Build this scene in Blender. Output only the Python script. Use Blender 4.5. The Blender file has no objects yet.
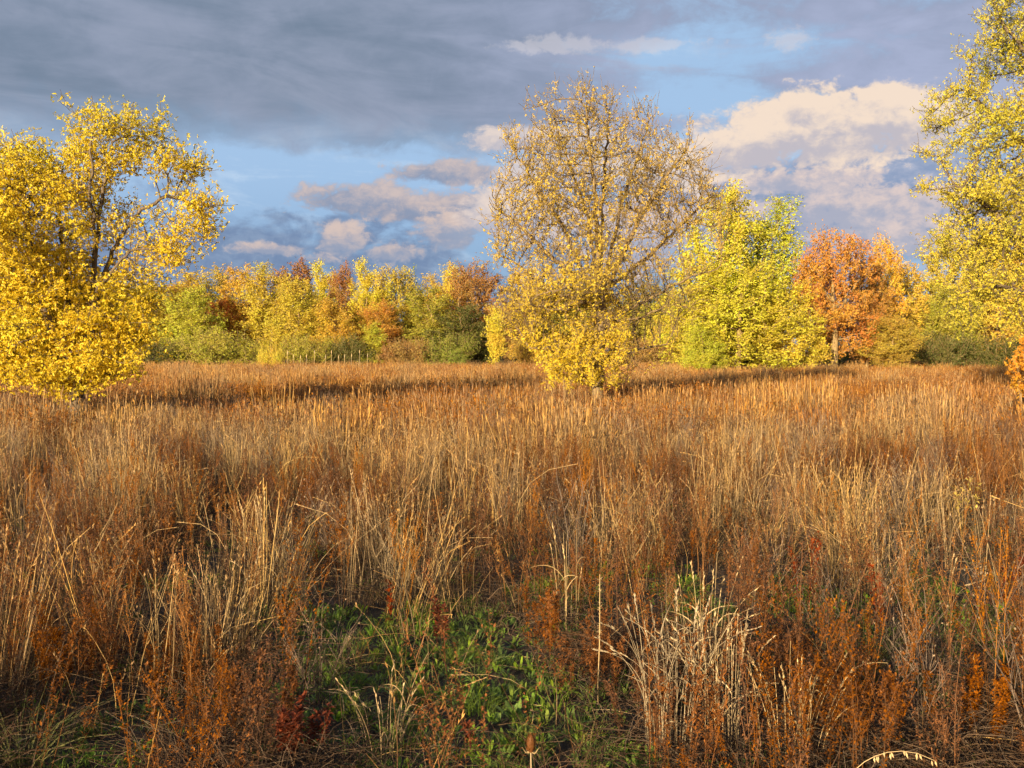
import bpy, math, random
import numpy as np
from mathutils import Vector, Euler
R = math.radians
rs = np.random.RandomState(7)
random.seed(7)
scene = bpy.context.scene
COL = scene.collection

# ------------------------------------------------------------------ camera
CAM_H, F = 1.65, 1098.0
PITCH = math.atan(32/F)
cd = bpy.data.cameras.new("camera"); cd.sensor_width = 36; cd.lens = F/1024*36
cd.clip_start = 0.05; cd.clip_end = 8000
cam = bpy.data.objects.new("camera", cd); COL.objects.link(cam)
cam.location = (0, 0, CAM_H); cam.rotation_euler = (math.pi/2 - PITCH, 0, 0)
scene.camera = cam
cp, sp = math.cos(PITCH), math.sin(PITCH)
def ray(px, py):
    u, w = (px-512)/F, (384-py)/F
    return np.array([u, cp + w*sp, -sp + w*cp])
def P(px, py, d):                      # a point of the place at distance d seen in that direction
    r = ray(px, py); return r/r[1]*d + np.array([0, 0, CAM_H])
def G(px, py):                         # where that line of sight meets the ground
    r = ray(px, py); t = -CAM_H/r[2]; return r[0]*t, r[1]*t
def X(px, d): return (px-512)/F*d
def Z(py, d): return P(512, py, d)[2]

# ------------------------------------------------------------------ light
SUN_EL, SUN_AZ = R(11), R(25)          # behind the camera, to the left
to_sun = Vector((-math.sin(SUN_AZ)*math.cos(SUN_EL), -math.cos(SUN_AZ)*math.cos(SUN_EL), math.sin(SUN_EL)))
sd = bpy.data.lights.new("sun", 'SUN'); sd.energy = 5.0; sd.angle = R(0.6); sd.color = (1.0, 0.79, 0.47)
so = bpy.data.objects.new("sun", sd); COL.objects.link(so)
so.rotation_euler = to_sun.to_track_quat('Z', 'Y').to_euler(); so.location = (-40, -40, 40)

# ------------------------------------------------------------------ node helper
class N:
    """tiny expression builder over shader math nodes"""
    def __init__(s, tree): s.t = tree
    def new(s, kind, **kw):
        n = s.t.nodes.new(kind)
        for k, v in kw.items(): setattr(n, k, v)
        return n
    def put(s, sock, v):
        if isinstance(v, bpy.types.NodeSocket): s.t.links.new(v, sock)
        else:
            if hasattr(sock.default_value, '__len__') and not hasattr(v, '__len__'): v = (v, v, v)
            if hasattr(sock.default_value, '__len__') and len(sock.default_value) == 4 and len(v) == 3: v = tuple(v)+(1,)
            sock.default_value = v
    def m(s, op, a, b=0.0, c=0.0, clamp=False):
        n = s.new('ShaderNodeMath', operation=op, use_clamp=clamp)
        s.put(n.inputs[0], a); s.put(n.inputs[1], b); s.put(n.inputs[2], c)
        return n.outputs[0]
    def add(s, *a):
        r = a[0]
        for x in a[1:]: r = s.m('ADD', r, x)
        return r
    def mul(s, a, b): return s.m('MULTIPLY', a, b)
    def sub(s, a, b): return s.m('SUBTRACT', a, b)
    def mx(s, a, b): return s.m('MAXIMUM', a, b)
    def smooth(s, v, lo, hi, a=0.0, b=1.0):
        n = s.new('ShaderNodeMapRange', interpolation_type='SMOOTHSTEP')
        s.put(n.inputs[0], v); n.inputs[1].default_value = lo; n.inputs[2].default_value = hi
        n.inputs[3].default_value = a; n.inputs[4].default_value = b
        return n.outputs[0]
    def mix(s, f, a, b, mode='MIX'):
        n = s.new('ShaderNodeMix', data_type='RGBA', blend_type=mode)
        s.put(n.inputs[0], f); s.put(n.inputs[6], a); s.put(n.inputs[7], b)
        return n.outputs[2]
    def noise(s, vec, scale, detail=5, rough=0.55, dist=0.0):
        n = s.new('ShaderNodeTexNoise'); 
        if vec is not None: s.t.links.new(vec, n.inputs['Vector'])
        n.inputs['Scale'].default_value = scale; n.inputs['Detail'].default_value = detail
        n.inputs['Roughness'].default_value = rough; n.inputs['Distortion'].default_value = dist
        return n.outputs[0]
    def comb(s, x, y, z=0.0):
        n = s.new('ShaderNodeCombineXYZ'); s.put(n.inputs[0], x); s.put(n.inputs[1], y); s.put(n.inputs[2], z)
        return n.outputs[0]

# ------------------------------------------------------------------ sky
def build_world():
    w = bpy.data.worlds.new("World"); scene.world = w; w.use_nodes = True
    t = w.node_tree; t.nodes.clear(); n = N(t)
    out = n.new('ShaderNodeOutputWorld'); bg = n.new('ShaderNodeBackground')
    t.links.new(bg.outputs[0], out.inputs[0])
    ST = 0.1053; bg.inputs[1].default_value = 0.05
    sky = n.new('ShaderNodeTexSky', sky_type='NISHITA'); sky.sun_disc = False
    sky.sun_elevation = SUN_EL; sky.sun_rotation = math.pi + SUN_AZ
    sky.air_density = 1.0; sky.dust_density = 0.6; sky.ozone_density = 2.0
    tc = n.new('ShaderNodeTexCoord'); sep = n.new('ShaderNodeSeparateXYZ')
    t.links.new(tc.outputs['Generated'], sep.inputs[0])
    x, y, z = sep.outputs
    DEG = 57.29578
    az = n.mul(n.m('ARCTAN2', x, y), DEG)           # compass bearing in degrees
    el = n.mul(n.m('ARCSINE', z), DEG)              # height above the horizon in degrees
    def AZ(px): return math.degrees(math.atan((px-512)/F))
    def EL(px, py):
        r = ray(px, py); return math.degrees(math.asin(r[2]/np.linalg.norm(r)))
    # cloud coordinates: stretched along the horizon
    v1 = n.comb(n.mul(az, 0.05), n.mul(el, 0.13), 0.0)
    v3 = n.comb(n.mul(az, 0.11), n.mul(el, 0.16), 1.3)
    def nz(*a): return n.mul(n.sub(n.noise(*a), 0.5), 2.0)       # about -0.6 .. 0.6
    big = nz(v1, 1.7, 3, 0.5, 0.4)
    puff = nz(v3, 3.4, 5, 0.60, 0.4)
    fine = nz(v3, 11.0, 4, 0.62, 0.3)
    wisp = nz(n.comb(n.mul(az, 0.045), n.add(n.mul(el, 0.19), n.mul(az, 0.012)), 9.0), 2.6, 5, 0.6, 0.7)
    def blob(px, py, rx, ry, tilt=0.0):     # 1 in the middle of a cloud, 0 at its edge, negative beyond
        a0, e0 = AZ(px), EL(px, py)
        k = DEG/F
        da = n.mul(n.sub(az, a0), 1/(rx*k)); de = n.mul(n.sub(el, e0), 1/(ry*k))
        if tilt: de = n.sub(de, n.mul(da, tilt))
        r = n.m('SQRT', n.add(n.mul(da, da), n.mul(de, de)))
        return n.m('SUBTRACT', 1.0, r), de
    def c(r, g, b): return (r/ST, g/ST, b/ST)
    base = n.mix(0.8, sky.outputs[0], c(0.165, 0.30, 0.53))
    base = n.mix(n.smooth(el, 1.0, 10.0, 0, .9), base, c(0.36, 0.53, 0.76))
    base = n.mix(n.smooth(n.add(wisp, n.mul(fine, .25)), -0.05, 0.45, 0, .55), base, c(0.55, 0.68, 0.83))
    col = base
    def over(col, mask, colour): return n.mix(mask, col, colour)
    # slate banks low over the wood
    lowb, _ = blob(230, 262, 460, 80)
    win, _ = blob(310, 182, 120, 34)
    m = n.smooth(n.add(n.mul(lowb, 0.7), n.mul(puff, 0.9), n.mul(wisp, 0.5), n.mul(n.mx(win, 0.0), -0.9)), 0.0, 0.5)
    col = over(col, n.mul(m, 0.85), n.mix(n.smooth(fine, -.3, .4), c(0.15, 0.215, 0.36), c(0.20, 0.275, 0.42)))
    lowr, _ = blob(820, 205, 300, 75)
    m = n.smooth(n.add(n.mul(lowr, 1.2), n.mul(puff, 1.0), n.mul(fine, .4)), 0.0, 0.5)
    col = over(col, n.mul(m, 0.88), n.mix(n.smooth(n.add(puff, fine), -0.4, 0.5), c(0.24, 0.30, 0.45), c(0.40, 0.425, 0.54)))
    def cumulus(col, blobs, lit, shade, gain=1.0, lo=0.02, hi=0.38, opac=0.95, sh=(0.9, -0.5)):
        tot = None; vert = None
        for b in blobs:
            f, de = blob(*b)
            tot = f if tot is None else n.mx(tot, f)
            fe = n.mul(n.mx(f, 0.0), de)
            vert = fe if vert is None else n.add(vert, fe)
        dens = n.add(tot, n.mul(puff, gain*0.85), n.mul(fine, gain*0.60))
        mk = n.smooth(dens, lo, hi)
        up = n.smooth(n.add(n.mul(vert, 1.7), n.mul(fine, 1.1), n.mul(puff, 1.1)), sh[1], sh[0])
        return over(col, n.mul(mk, opac), n.mix(up, shade, lit))
    # the grey stratus deck overhead: heavy on the left, torn open on the right
    deck = n.smooth(n.add(el, n.mul(puff, 1.6)), EL(512, 200), EL(512, 100))
    hole1, _ = blob(330, 175, 210, 44, 0.0)
    hole2, _ = blob(680, 55, 250, 30, 0.12)
    hole3, _ = blob(670, 100, 110, 26, -0.1)
    side = n.smooth(az, AZ(380), AZ(720), 0.5, -0.02)
    d = n.add(n.mul(deck, 0.8), side, n.mul(big, 0.5), n.mul(wisp, 0.75), n.mul(fine, 0.22), n.mul(puff, .35))
    d = n.sub(d, n.mul(n.mx(hole1, 0.0), 1.0)); d = n.sub(d, n.mul(n.mx(hole2, 0.0), 0.62)); d = n.sub(d, n.mul(n.mx(hole3, 0.0), .6))
    mk = n.mul(n.smooth(d, 0.22, 0.85), deck)
    dark = c(0.16, 0.21, 0.29); mid = c(0.275, 0.315, 0.42); lil = c(0.37, 0.415, 0.58)
    lr = n.smooth(az, AZ(330), AZ(720))
    tone = n.mix(n.smooth(n.add(n.mul(wisp, 0.6), n.mul(big, 0.5), n.mul(puff, .3)), -.35, 0.40), n.mix(lr, dark, c(0.26, 0.30, 0.42)), n.mix(lr, mid, lil))
    col = over(col, n.mul(mk, 0.95), tone)
    col = cumulus(col, [(362, 198, 74, 20, 0.0), (445, 172, 62, 15, 0.0), (440, 208, 82, 20, 0)],
                  c(0.60, 0.48, 0.44), c(0.25, 0.29, 0.40), .95, lo=0, hi=.45, opac=0.9)
    col = cumulus(col, [(342, 240, 34, 22), (455, 232, 50, 26), (270, 249, 44, 9), (392, 252, 40, 12), (318, 260, 20, 9)],
                  c(0.68, 0.53, 0.46), c(0.30, 0.34, 0.45), 1.05, lo=0, hi=.5, opac=0.88)
    col = cumulus(col, [(540, 140, 90, 15), (560, 172, 70, 26, 0.1), (520, 215, 66, 34)],
                  c(0.76, 0.64, 0.57), c(0.48, 0.46, 0.52), .7, opac=0.92)
    col = cumulus(col, [(735, 215, 120, 26), (850, 210, 130, 32), (640, 235, 80, 40), (900, 238, 70, 22), (800, 182, 90, 20)],
                  c(0.74, 0.59, 0.53), c(0.40, 0.41, 0.50), 1.1, opac=0.85, sh=(.8, -.4))
    col = cumulus(col, [(825, 128, 140, 42, 0.10), (905, 118, 60, 36), (745, 148, 95, 30, 0.25), (672, 172, 50, 26), (800, 108, 40, 20), (880, 100, 40, 18)],
                  c(0.85, 0.69, 0.56), c(0.50, 0.465, 0.51), .8, lo=-0.02, hi=0.34, opac=0.98, sh=(0.55, -0.75))
    tufts, _ = blob(560, 45, 60, 10); tuft2, _ = blob(786, 38, 24, 12); tuft3, _ = blob(650, 45, 60, 8)
    m = n.smooth(n.add(n.mx(n.mx(tufts, tuft2), tuft3), n.mul(fine, 1.0), n.mul(puff, .8)), 0.0, 0.7)
    col = over(col, n.mul(m, 0.42), c(0.68, 0.64, 0.66))
    t.links.new(col, bg.inputs[0])
    # round the rest of the sky: even thin overcast over the same air
    bg2 = n.new('ShaderNodeBackground'); bg2.inputs[1].default_value = bg.inputs[1].default_value
    t.links.new(n.mix(0.7, sky.outputs[0], c(0.26, 0.31, 0.42)), bg2.inputs[0])
    front = n.mul(n.smooth(n.m('ABSOLUTE', az), 38, 48, 1, 0), n.smooth(el, 24, 34, 1, 0))
    ms = n.new('ShaderNodeMixShader'); n.put(ms.inputs[0], front)
    t.links.new(bg2.outputs[0], ms.inputs[1]); t.links.new(bg.outputs[0], ms.inputs[2]); t.links.new(ms.outputs[0], out.inputs[0])
    w.cycles.sampling_method = 'MANUAL'; w.cycles.sample_map_resolution = 512
build_world()

# ------------------------------------------------------------------ materials
def mat(name):
    m = bpy.data.materials.new(name); m.use_nodes = True; m.node_tree.nodes.clear()
    return m, N(m.node_tree)
def leafy(n, colour, trans=0.3, gloss=0.04, rough=0.5, tcol=None):
    t = n.t
    out = n.new('ShaderNodeOutputMaterial')
    d = n.new('ShaderNodeBsdfPrincipled'); n.put(d.inputs['Base Color'], colour)
    d.inputs['Roughness'].default_value = rough; d.inputs['Specular IOR Level'].default_value = gloss*8
    tr = n.new('ShaderNodeBsdfTranslucent'); n.put(tr.inputs[0], tcol if tcol is not None else colour)
    mx = n.new('ShaderNodeMixShader'); mx.inputs[0].default_value = trans
    t.links.new(d.outputs[0], mx.inputs[1]); t.links.new(tr.outputs[0], mx.inputs[2]); t.links.new(mx.outputs[0], out.inputs[0])
def attr(n, name, kind='GEOMETRY'):
    a = n.new('ShaderNodeAttribute', attribute_type=kind); a.attribute_name = name
    return a
def grass_mat(name, A, B, C, D, trans=0.28, rough=0.6):
    """A..B varies blade to blade, C is the tint of some patches, D the colour of seed heads and leaves (attribute kind)"""
    m, n = mat(name)
    cv = attr(n, 'cv').outputs['Fac']; kd = attr(n, 'kd').outputs['Fac']
    tint = attr(n, 'tint', 'INSTANCER').outputs['Fac']
    oi = n.new('ShaderNodeObjectInfo').outputs['Random']
    c = n.mix(n.m('POWER', cv, 1.35), A, B)
    c = n.mix(n.mul(tint, 0.85), c, C)
    c = n.mix(kd, c, D)
    h = n.new('ShaderNodeHueSaturation'); h.inputs['Fac'].default_value = 1
    n.put(h.inputs['Value'], n.add(0.58, n.mul(oi, 0.50), n.mul(cv, 0.30)))
    n.put(h.inputs['Saturation'], n.add(0.86, n.mul(oi, 0.30)))
    n.t.links.new(c, h.inputs['Color'])
    leafy(n, h.outputs[0], trans, 0.03, rough)
    return m
M_wisp = grass_mat('grey_wisp', (0.09, 0.067, 0.055), (0.33, 0.245, 0.185), (0.2, 0.12, 0.08), (0.4, 0.3, 0.2))
M_straw = grass_mat('dry_straw', (0.075, 0.050, 0.032), (0.72, 0.49, 0.225), (0.28, 0.125, 0.045), (0.42, 0.26, 0.12))
M_straw_far = grass_mat('dry_straw_far', (0.18, 0.105, 0.055), (0.64, 0.41, 0.165), (0.42, 0.175, 0.045), (0.48, 0.29, 0.12))  # brighter far copy of the straw, sunlit brightness put into its colours
M_rust_far = grass_mat('rust_weed_far', (0.16, 0.075, 0.032), (0.34, 0.15, 0.05), (0.20, 0.09, 0.04), (0.44, 0.19, 0.05))  # brighter copy of the rust weed, far sunshine painted into the colour
M_pale = grass_mat('pale_straw', (0.36, 0.26, 0.15), (0.62, 0.47, 0.28), (0.5, 0.36, 0.2), (0.6, 0.46, 0.28), 0.2, 0.45)
M_rust = grass_mat('rust_weed', (0.055, 0.028, 0.014), (0.23, 0.095, 0.034), (0.075, 0.040, 0.022), (0.34, 0.13, 0.036))
M_grey = grass_mat('grey_thatch', (0.06, 0.042, 0.03), (0.17, 0.12, 0.08), (0.10, 0.05, 0.028), (0.20, 0.13, 0.08))
M_green = grass_mat('green_herb', (0.095, 0.19, 0.035), (0.18, 0.29, 0.05), (0.20, 0.235, 0.05), (0.24, 0.29, 0.06), 0.3, 0.45)
M_olive = grass_mat('olive_grass', (0.10, 0.13, 0.03), (0.26, 0.23, 0.07), (0.2, 0.2, 0.06), (0.3, 0.24, 0.1))
M_red = grass_mat('red_dock', (0.13, 0.035, 0.02), (0.26, 0.07, 0.03), (0.2, 0.05, 0.02), (0.30, 0.07, 0.025))
M_gold = grass_mat('golden_weed', (0.15, 0.075, 0.032), (0.38, 0.18, 0.06), (0.22, 0.09, 0.035), (0.50, 0.215, 0.055))

def bark_mat(name, a, b, sc=9):
    m, n = mat(name)
    tc = n.new('ShaderNodeTexCoord'); mp = n.new('ShaderNodeMapping'); mp.inputs['Scale'].default_value = (sc, sc, sc*0.25)
    n.t.links.new(tc.outputs['Object'], mp.inputs[0])
    f = n.noise(mp.outputs[0], 2.0, 6, 0.65, 0.5)
    c = n.mix(n.smooth(f, 0.35, 0.65), a, b)
    out = n.new('ShaderNodeOutputMaterial'); d = n.new('ShaderNodeBsdfPrincipled')
    n.put(d.inputs['Base Color'], c); d.inputs['Roughness'].default_value = 0.85
    bp = n.new('ShaderNodeBump'); bp.inputs['Strength'].default_value = 0.6; bp.inputs['Distance'].default_value = 0.02
    n.t.links.new(f, bp.inputs['Height']); n.t.links.new(bp.outputs[0], d.inputs['Normal'])
    n.t.links.new(d.outputs[0], out.inputs[0])
    return m
M_bark = bark_mat('bark_dark', (0.07, 0.05, 0.035), (0.17, 0.125, 0.085))
M_bark3 = bark_mat('bark_brown', (0.10, 0.07, 0.04), (0.27, 0.19, 0.10))
M_bark2 = bark_mat('bark_tan', (0.17, 0.115, 0.055), (0.36, 0.25, 0.11))

def leaf_mat(name, lo, hi, accent, acc=0.2, trans=0.42, use_obj=False, nscale=0.9):
    """lo..hi leaf to leaf; low-frequency patches of the crown lean to the accent colour"""
    m, n = mat(name)
    cv = attr(n, 'cv').outputs['Fac']; kd = attr(n, 'kd').outputs['Fac']
    tc = n.new('ShaderNodeTexCoord')
    f = n.noise(tc.outputs['Object'], nscale, 3, 0.5)
    if use_obj:
        oc = n.new('ShaderNodeObjectInfo')
        base = oc.outputs['Color']
        h1 = n.new('ShaderNodeHueSaturation'); n.t.links.new(base, h1.inputs['Color'])
        n.put(h1.inputs['Hue'], n.add(0.502, n.mul(n.sub(f, 0.5), 0.11), n.mul(n.sub(cv, 0.5), 0.03)))
        n.put(h1.inputs['Value'], n.add(0.82, n.mul(cv, 0.45)))
        h1.inputs['Saturation'].default_value = 0.98
        c = h1.outputs[0]
    else:
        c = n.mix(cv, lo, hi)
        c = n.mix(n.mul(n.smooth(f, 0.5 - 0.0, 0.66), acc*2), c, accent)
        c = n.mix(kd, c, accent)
    leafy(n, c, trans, 0.05, 0.5)
    return m
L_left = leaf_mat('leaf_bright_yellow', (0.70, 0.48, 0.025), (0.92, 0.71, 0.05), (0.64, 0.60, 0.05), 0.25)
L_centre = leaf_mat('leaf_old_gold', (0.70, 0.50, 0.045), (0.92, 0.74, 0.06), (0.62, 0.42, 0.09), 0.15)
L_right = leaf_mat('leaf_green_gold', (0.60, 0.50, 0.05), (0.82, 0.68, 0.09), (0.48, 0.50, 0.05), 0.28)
L_wood = leaf_mat('leaf_woodland', (0, 0, 0), (0, 0, 0), (0, 0, 0), use_obj=True, nscale=0.5)

# ------------------------------------------------------------------ mesh helpers
def np_mesh(name, verts, faces, fsize, attrs, material, smooth=False):
    """faces: flat (n, fsize) index array, attrs: dict of per-face float arrays -> face-corner free point attrs"""
    me = bpy.data.meshes.new(name)
    v = np.asarray(verts, np.float32).reshape(-1, 3); f = np.asarray(faces, np.int32).reshape(-1, fsize)
    me.vertices.add(len(v)); me.vertices.foreach_set('co', v.ravel())
    me.loops.add(f.size); me.loops.foreach_set('vertex_index', f.ravel())
    me.polygons.add(len(f)); me.polygons.foreach_set('loop_start', np.arange(0, f.size, fsize, dtype=np.int32))
    me.polygons.foreach_set('loop_total', np.full(len(f), fsize, np.int32))
    for k, a in attrs.items():
        at = me.attributes.new(k, 'FLOAT', 'POINT'); at.data.foreach_set('value', np.asarray(a, np.float32))
    if smooth: me.polygons.foreach_set('use_smooth', np.ones(len(f), bool))
    me.materials.append(material); me.update(); me.validate()
    return me
def link(name, me, parent=None, loc=None):
    o = bpy.data.objects.new(name, me); COL.objects.link(o)
    if parent is not None: o.parent = parent
    if loc is not None: o.location = loc
    return o
def tag(o, label=None, cat=None, group=None, kind=None):
    if label: o['label'] = label
    if cat: o['category'] = cat
    if group: o['group'] = group
    if kind: o['kind'] = kind
    return o
def empty(name, loc):
    o = bpy.data.objects.new(name, None); COL.objects.link(o); o.location = loc; o.empty_display_size = 0.2
    return o
def unit(v): return v/np.maximum(np.linalg.norm(v, axis=-1, keepdims=True), 1e-9)

class Blades:
    """ribbons and small leaves collected into one quad mesh"""
    def __init__(s): s.v = []; s.f = []; s.cv = []; s.kd = []; s.n = 0
    def ribbon(s, pts, w, cv, kd=0.0, face=None):
        pts = np.asarray(pts, float); k = len(pts)
        t = unit(np.gradient(pts, axis=0))
        if face is None: a = random.uniform(0, 6.28); face = np.array([math.cos(a), math.sin(a), 0.15])
        side = unit(np.cross(t, face)); w = np.broadcast_to(np.asarray(w, float), (k,))[:, None]*0.5
        s.v.append(np.stack([pts-side*w, pts+side*w], 1).reshape(-1, 3))
        i = np.arange(k-1)*2 + s.n
        s.f.append(np.stack([i, i+1, i+3, i+2], 1)); s.n += 2*k
        s.cv.append(np.full(2*k, cv)); s.kd.append(np.full(2*k, kd))
    def tube(s, pts, w, cv, kd=0.0, sides=4):
        pts = np.asarray(pts, float); k = len(pts)
        t = unit(np.gradient(pts, axis=0)); ref = np.array([0.3, 0.9, 0.2])
        a = unit(np.cross(t, ref)); b = np.cross(t, a); w = np.broadcast_to(np.asarray(w, float), (k,))*0.5
        ang = np.arange(sides)/sides*2*math.pi
        ring = pts[:, None]+ (a[:, None]*np.cos(ang)[None, :, None]+b[:, None]*np.sin(ang)[None, :, None])*w[:, None, None]
        s.v.append(ring.reshape(-1, 3))
        for r in range(k-1):
            for q in range(sides):
                q2 = (q+1) % sides; b0 = s.n+r*sides
                s.f.append(np.array([[b0+q, b0+q2, b0+sides+q2, b0+sides+q]]))
        s.n += k*sides; s.cv.append(np.full(k*sides, cv)); s.kd.append(np.full(k*sides, kd))
    def leaf(s, p, d, up, L, W, cv, kd=1.0, bend=0.0):
        """a pointed leaf as one folded pair of quads"""
        d = np.asarray(d, float); d = d/np.linalg.norm(d); sd = np.cross(d, up); sd = sd/max(np.linalg.norm(sd), 1e-6)
        nn = np.cross(sd, d); p = np.asarray(p, float)
        v = np.array([p, p+d*L*.45+sd*W*.5+nn*W*.12, p+d*L-nn*bend*L, p+d*L*.45-nn*W*.1, p+d*L*.45-sd*W*.5+nn*W*.12])
        s.v.append(v); n0 = s.n
        s.f.append(np.array([[n0, n0+1, n0+2, n0+3], [n0, n0+3, n0+2, n0+4]])); s.n += 5
        s.cv.append(np.full(5, cv)); s.kd.append(np.full(5, kd))
    def build(s, name, material):
        return np_mesh(name, np.concatenate(s.v), np.concatenate(s.f), 4, {'cv': np.concatenate(s.cv), 'kd': np.concatenate(s.kd)}, material)
U = random.uniform
def stalk_path(x, y, h, lean, az, k=5, curl=0.0, wob=0.02):
    t = np.linspace(0, 1, k)
    off = lean*h*(t**1.6) + curl*h*(t**3)
    z = h*(t - 0.35*abs(lean)*t**2 - 0.6*abs(curl)*t**3.2)
    px = x+math.cos(az)*off+np.cumsum(np.array([U(-wob, wob) for _ in t])*h*0.3*(t > 0)); py = y+math.sin(az)*off+np.cumsum(np.array([U(-wob, wob) for _ in t])*h*0.3*(t > 0))
    return np.stack([px, py, z], 1)
# ------------------------------------------------------------------ plant prototypes
def straw_clump(b, n, rad, hmin, hmax, w=0.004, head=0.6, lean=0.16, detail=True, cx=0, cy=0):
    for _ in range(n):
        r = rad*math.sqrt(U(0, 1)); a = U(0, 6.28); h = U(hmin, hmax)*(1-0.25*(r/rad)**2)
        az = a+U(-1, 1); cv = U(0, 1)
        ln_ = U(0, lean)*(0.4+r/rad)*(1 if U(0, 1) < .75 else 2.6)
        pt = stalk_path(cx+r*math.cos(a), cy+r*math.sin(a), h, ln_, az, 6 if detail else 3, U(0, .45) if U(0, 1) < .3 else 0, .035)
        b.ribbon(pt, np.linspace(w*1.1, w*0.5, len(pt)), cv)
        if U(0, 1) < head:
            tip = pt[-1]; d = unit(pt[-1]-pt[-2])
            L = U(.06, .14)
            if detail:
                for q in range(random.randint(4, 8)):
                    s_ = U(0, 1); p = tip-d*L*s_
                    dd = d+np.array([U(-.5, .5), U(-.5, .5), U(-.1, .3)])
                    b.leaf(p, dd, np.array([U(-1, 1), U(-1, 1), .3]), U(.014, .03), U(.004, .008), cv, 0.8)
            else:
                b.leaf(tip-d*L, d, np.array([U(-1, 1), U(-1, 1), .3]), L*1.1, U(.012, .02), cv, 0.8)
    for _ in range(int(n*0.8)):                      # withered blades low in the clump
        r = rad*math.sqrt(U(0, 1)); a = U(0, 6.28)
        pt = stalk_path(cx+r*math.cos(a), cy+r*math.sin(a), U(.2, .5)*hmax, U(.2, .9), a+U(-1, 1), 4 if detail else 3, U(0, .5))
        b.ribbon(pt, np.linspace(w*1.4, w*0.4, len(pt)), U(0, .6))
def weed(b, stems, rad, hmin, hmax, leaf=0.022, nl=26, w=0.005, start=0.35, branch=5, spread=0.12, tube=False):
    """upright brown weed: stems carrying short branchlets thick with curled leaves and seed capsules"""
    for _ in range(stems):
        r = rad*math.sqrt(U(0, 1)); a = U(0, 6.28); h = U(hmin, hmax); az = a+U(-.8, .8)
        pt = stalk_path(r*math.cos(a), r*math.sin(a), h, U(0.02, .2), az, 6)
        cv = U(0, 1); (b.tube if tube else b.ribbon)(pt, np.linspace(w, w*.5, 6), cv)
        ax = [(pt, start, 1.0, nl)]
        for q in range(branch):
            t0 = U(start, .92); i = t0*5; i0 = int(i); p0 = pt[i0]+(pt[min(i0+1, 5)]-pt[i0])*(i-i0)
            L = h*U(.12, .3)*(1.15-t0*.7); ba = U(0, 6.28)
            d = np.array([math.cos(ba)*spread*4, math.sin(ba)*spread*4, 1.0]); d = d/np.linalg.norm(d)
            bp = np.stack([p0+d*L*s_+np.array([0, 0, .15*L*s_*s_]) for s_ in (0, .5, 1)])
            b.ribbon(bp, [w*.6, w*.5, w*.3], cv); ax.append((bp, 0.25, .8, nl//3))
        for path, s0, sc, cnt in ax:
            for q in range(cnt):
                t0 = U(s0, 1.02); i = min(t0, .999)*(len(path)-1); i0 = int(i)
                p = path[i0]+(path[i0+1]-path[i0])*(i-i0)
                la = U(0, 6.28); d = np.array([math.cos(la), math.sin(la), U(-.5, 1.2)])
                b.leaf(p+d*0.002, d, np.array([U(-.3, .3), U(-.3, .3), 1]), U(.6, 1.35)*leaf*sc, U(.35, .6)*leaf*sc, U(0, 1), U(.6, 1), U(-.2, .4))
def thatch(b, n, rad, h, w=0.0035):
    for _ in range(n):
        r = rad*math.sqrt(U(0, 1)); a = U(0, 6.28); az = U(0, 6.28)
        pt = stalk_path(r*math.cos(a), r*math.sin(a), U(.4, 1)*h, U(.1, 1.3), az, 4, U(-.1, .5), .06)
        pt[:, 2] = np.maximum(pt[:, 2], .005)
        b.ribbon(pt, np.linspace(w, w*.5, 4), U(0, 1))
def fine_bush(b, n, rad, h, w=0.0022):
    """grey wispy many-branched dead stems"""
    for _ in range(n):
        r = rad*.3*math.sqrt(U(0, 1)); a = U(0, 6.28)
        hh = U(.6, 1)*h; pt = stalk_path(r*math.cos(a), r*math.sin(a), hh, U(.05, .4), a+U(-1, 1), 6, 0, .05)
        cv = U(0, 1); b.ribbon(pt, np.linspace(w*1.6, w*.7, 6), cv)
        for q in range(9):
            i = random.randint(2, 5); p0 = pt[i]-(pt[i]-pt[i-1])*U(0, 1); ba = U(0, 6.28); L = hh*U(.1, .3)
            d = np.array([math.cos(ba)*.6, math.sin(ba)*.6, U(.6, 1.3)])
            b.ribbon([p0, p0+d*L*.5, p0+d*L+np.array([U(-.02, .02), U(-.02, .02), .01])], [w, w*.8, w*.5], cv)
            if U(0, 1) < .5: b.leaf(p0+d*L*.95, d, np.array([U(-1, 1), U(-1, 1), 1]), .012, .008, cv, .6)
def rosette(b, n, L, W, rad=0.03):
    for k in range(n):
        a = U(0, 6.28); el = U(.25, 1.2); l = U(.55, 1)*L; w = U(.6, 1)*W
        d0 = np.array([math.cos(a)*math.cos(el), math.sin(a)*math.cos(el), math.sin(el)])
        p0 = np.array([math.cos(a)*rad*U(0, 1), math.sin(a)*rad*U(0, 1), 0.004])
        t = np.array([0, .3, .6, .85, 1.0]); drop = np.array([0, 0, -.03, -.1, -.2])*l*U(.3, 1.6)
        pts = p0+d0*(t*l)[:, None]; pts[:, 2] += drop
        side = np.array([-math.sin(a), math.cos(a), 0])
        b.ribbon(pts, np.array([.25, .7, 1, .65, .05])*w, U(0, 1), U(0, .4), face=np.cross(side, d0))
def grass_tuft(b, n, rad, h, w=.004, lean=.7):
    for _ in range(n):
        r = rad*math.sqrt(U(0, 1)); a = U(0, 6.28)
        pt = stalk_path(r*math.cos(a), r*math.sin(a), U(.5, 1)*h, U(.05, lean), a+U(-.7, .7), 5, U(0, .3))
        b.ribbon(pt, np.linspace(w, w*.25, 5), U(0, 1), U(0, .3))

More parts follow.
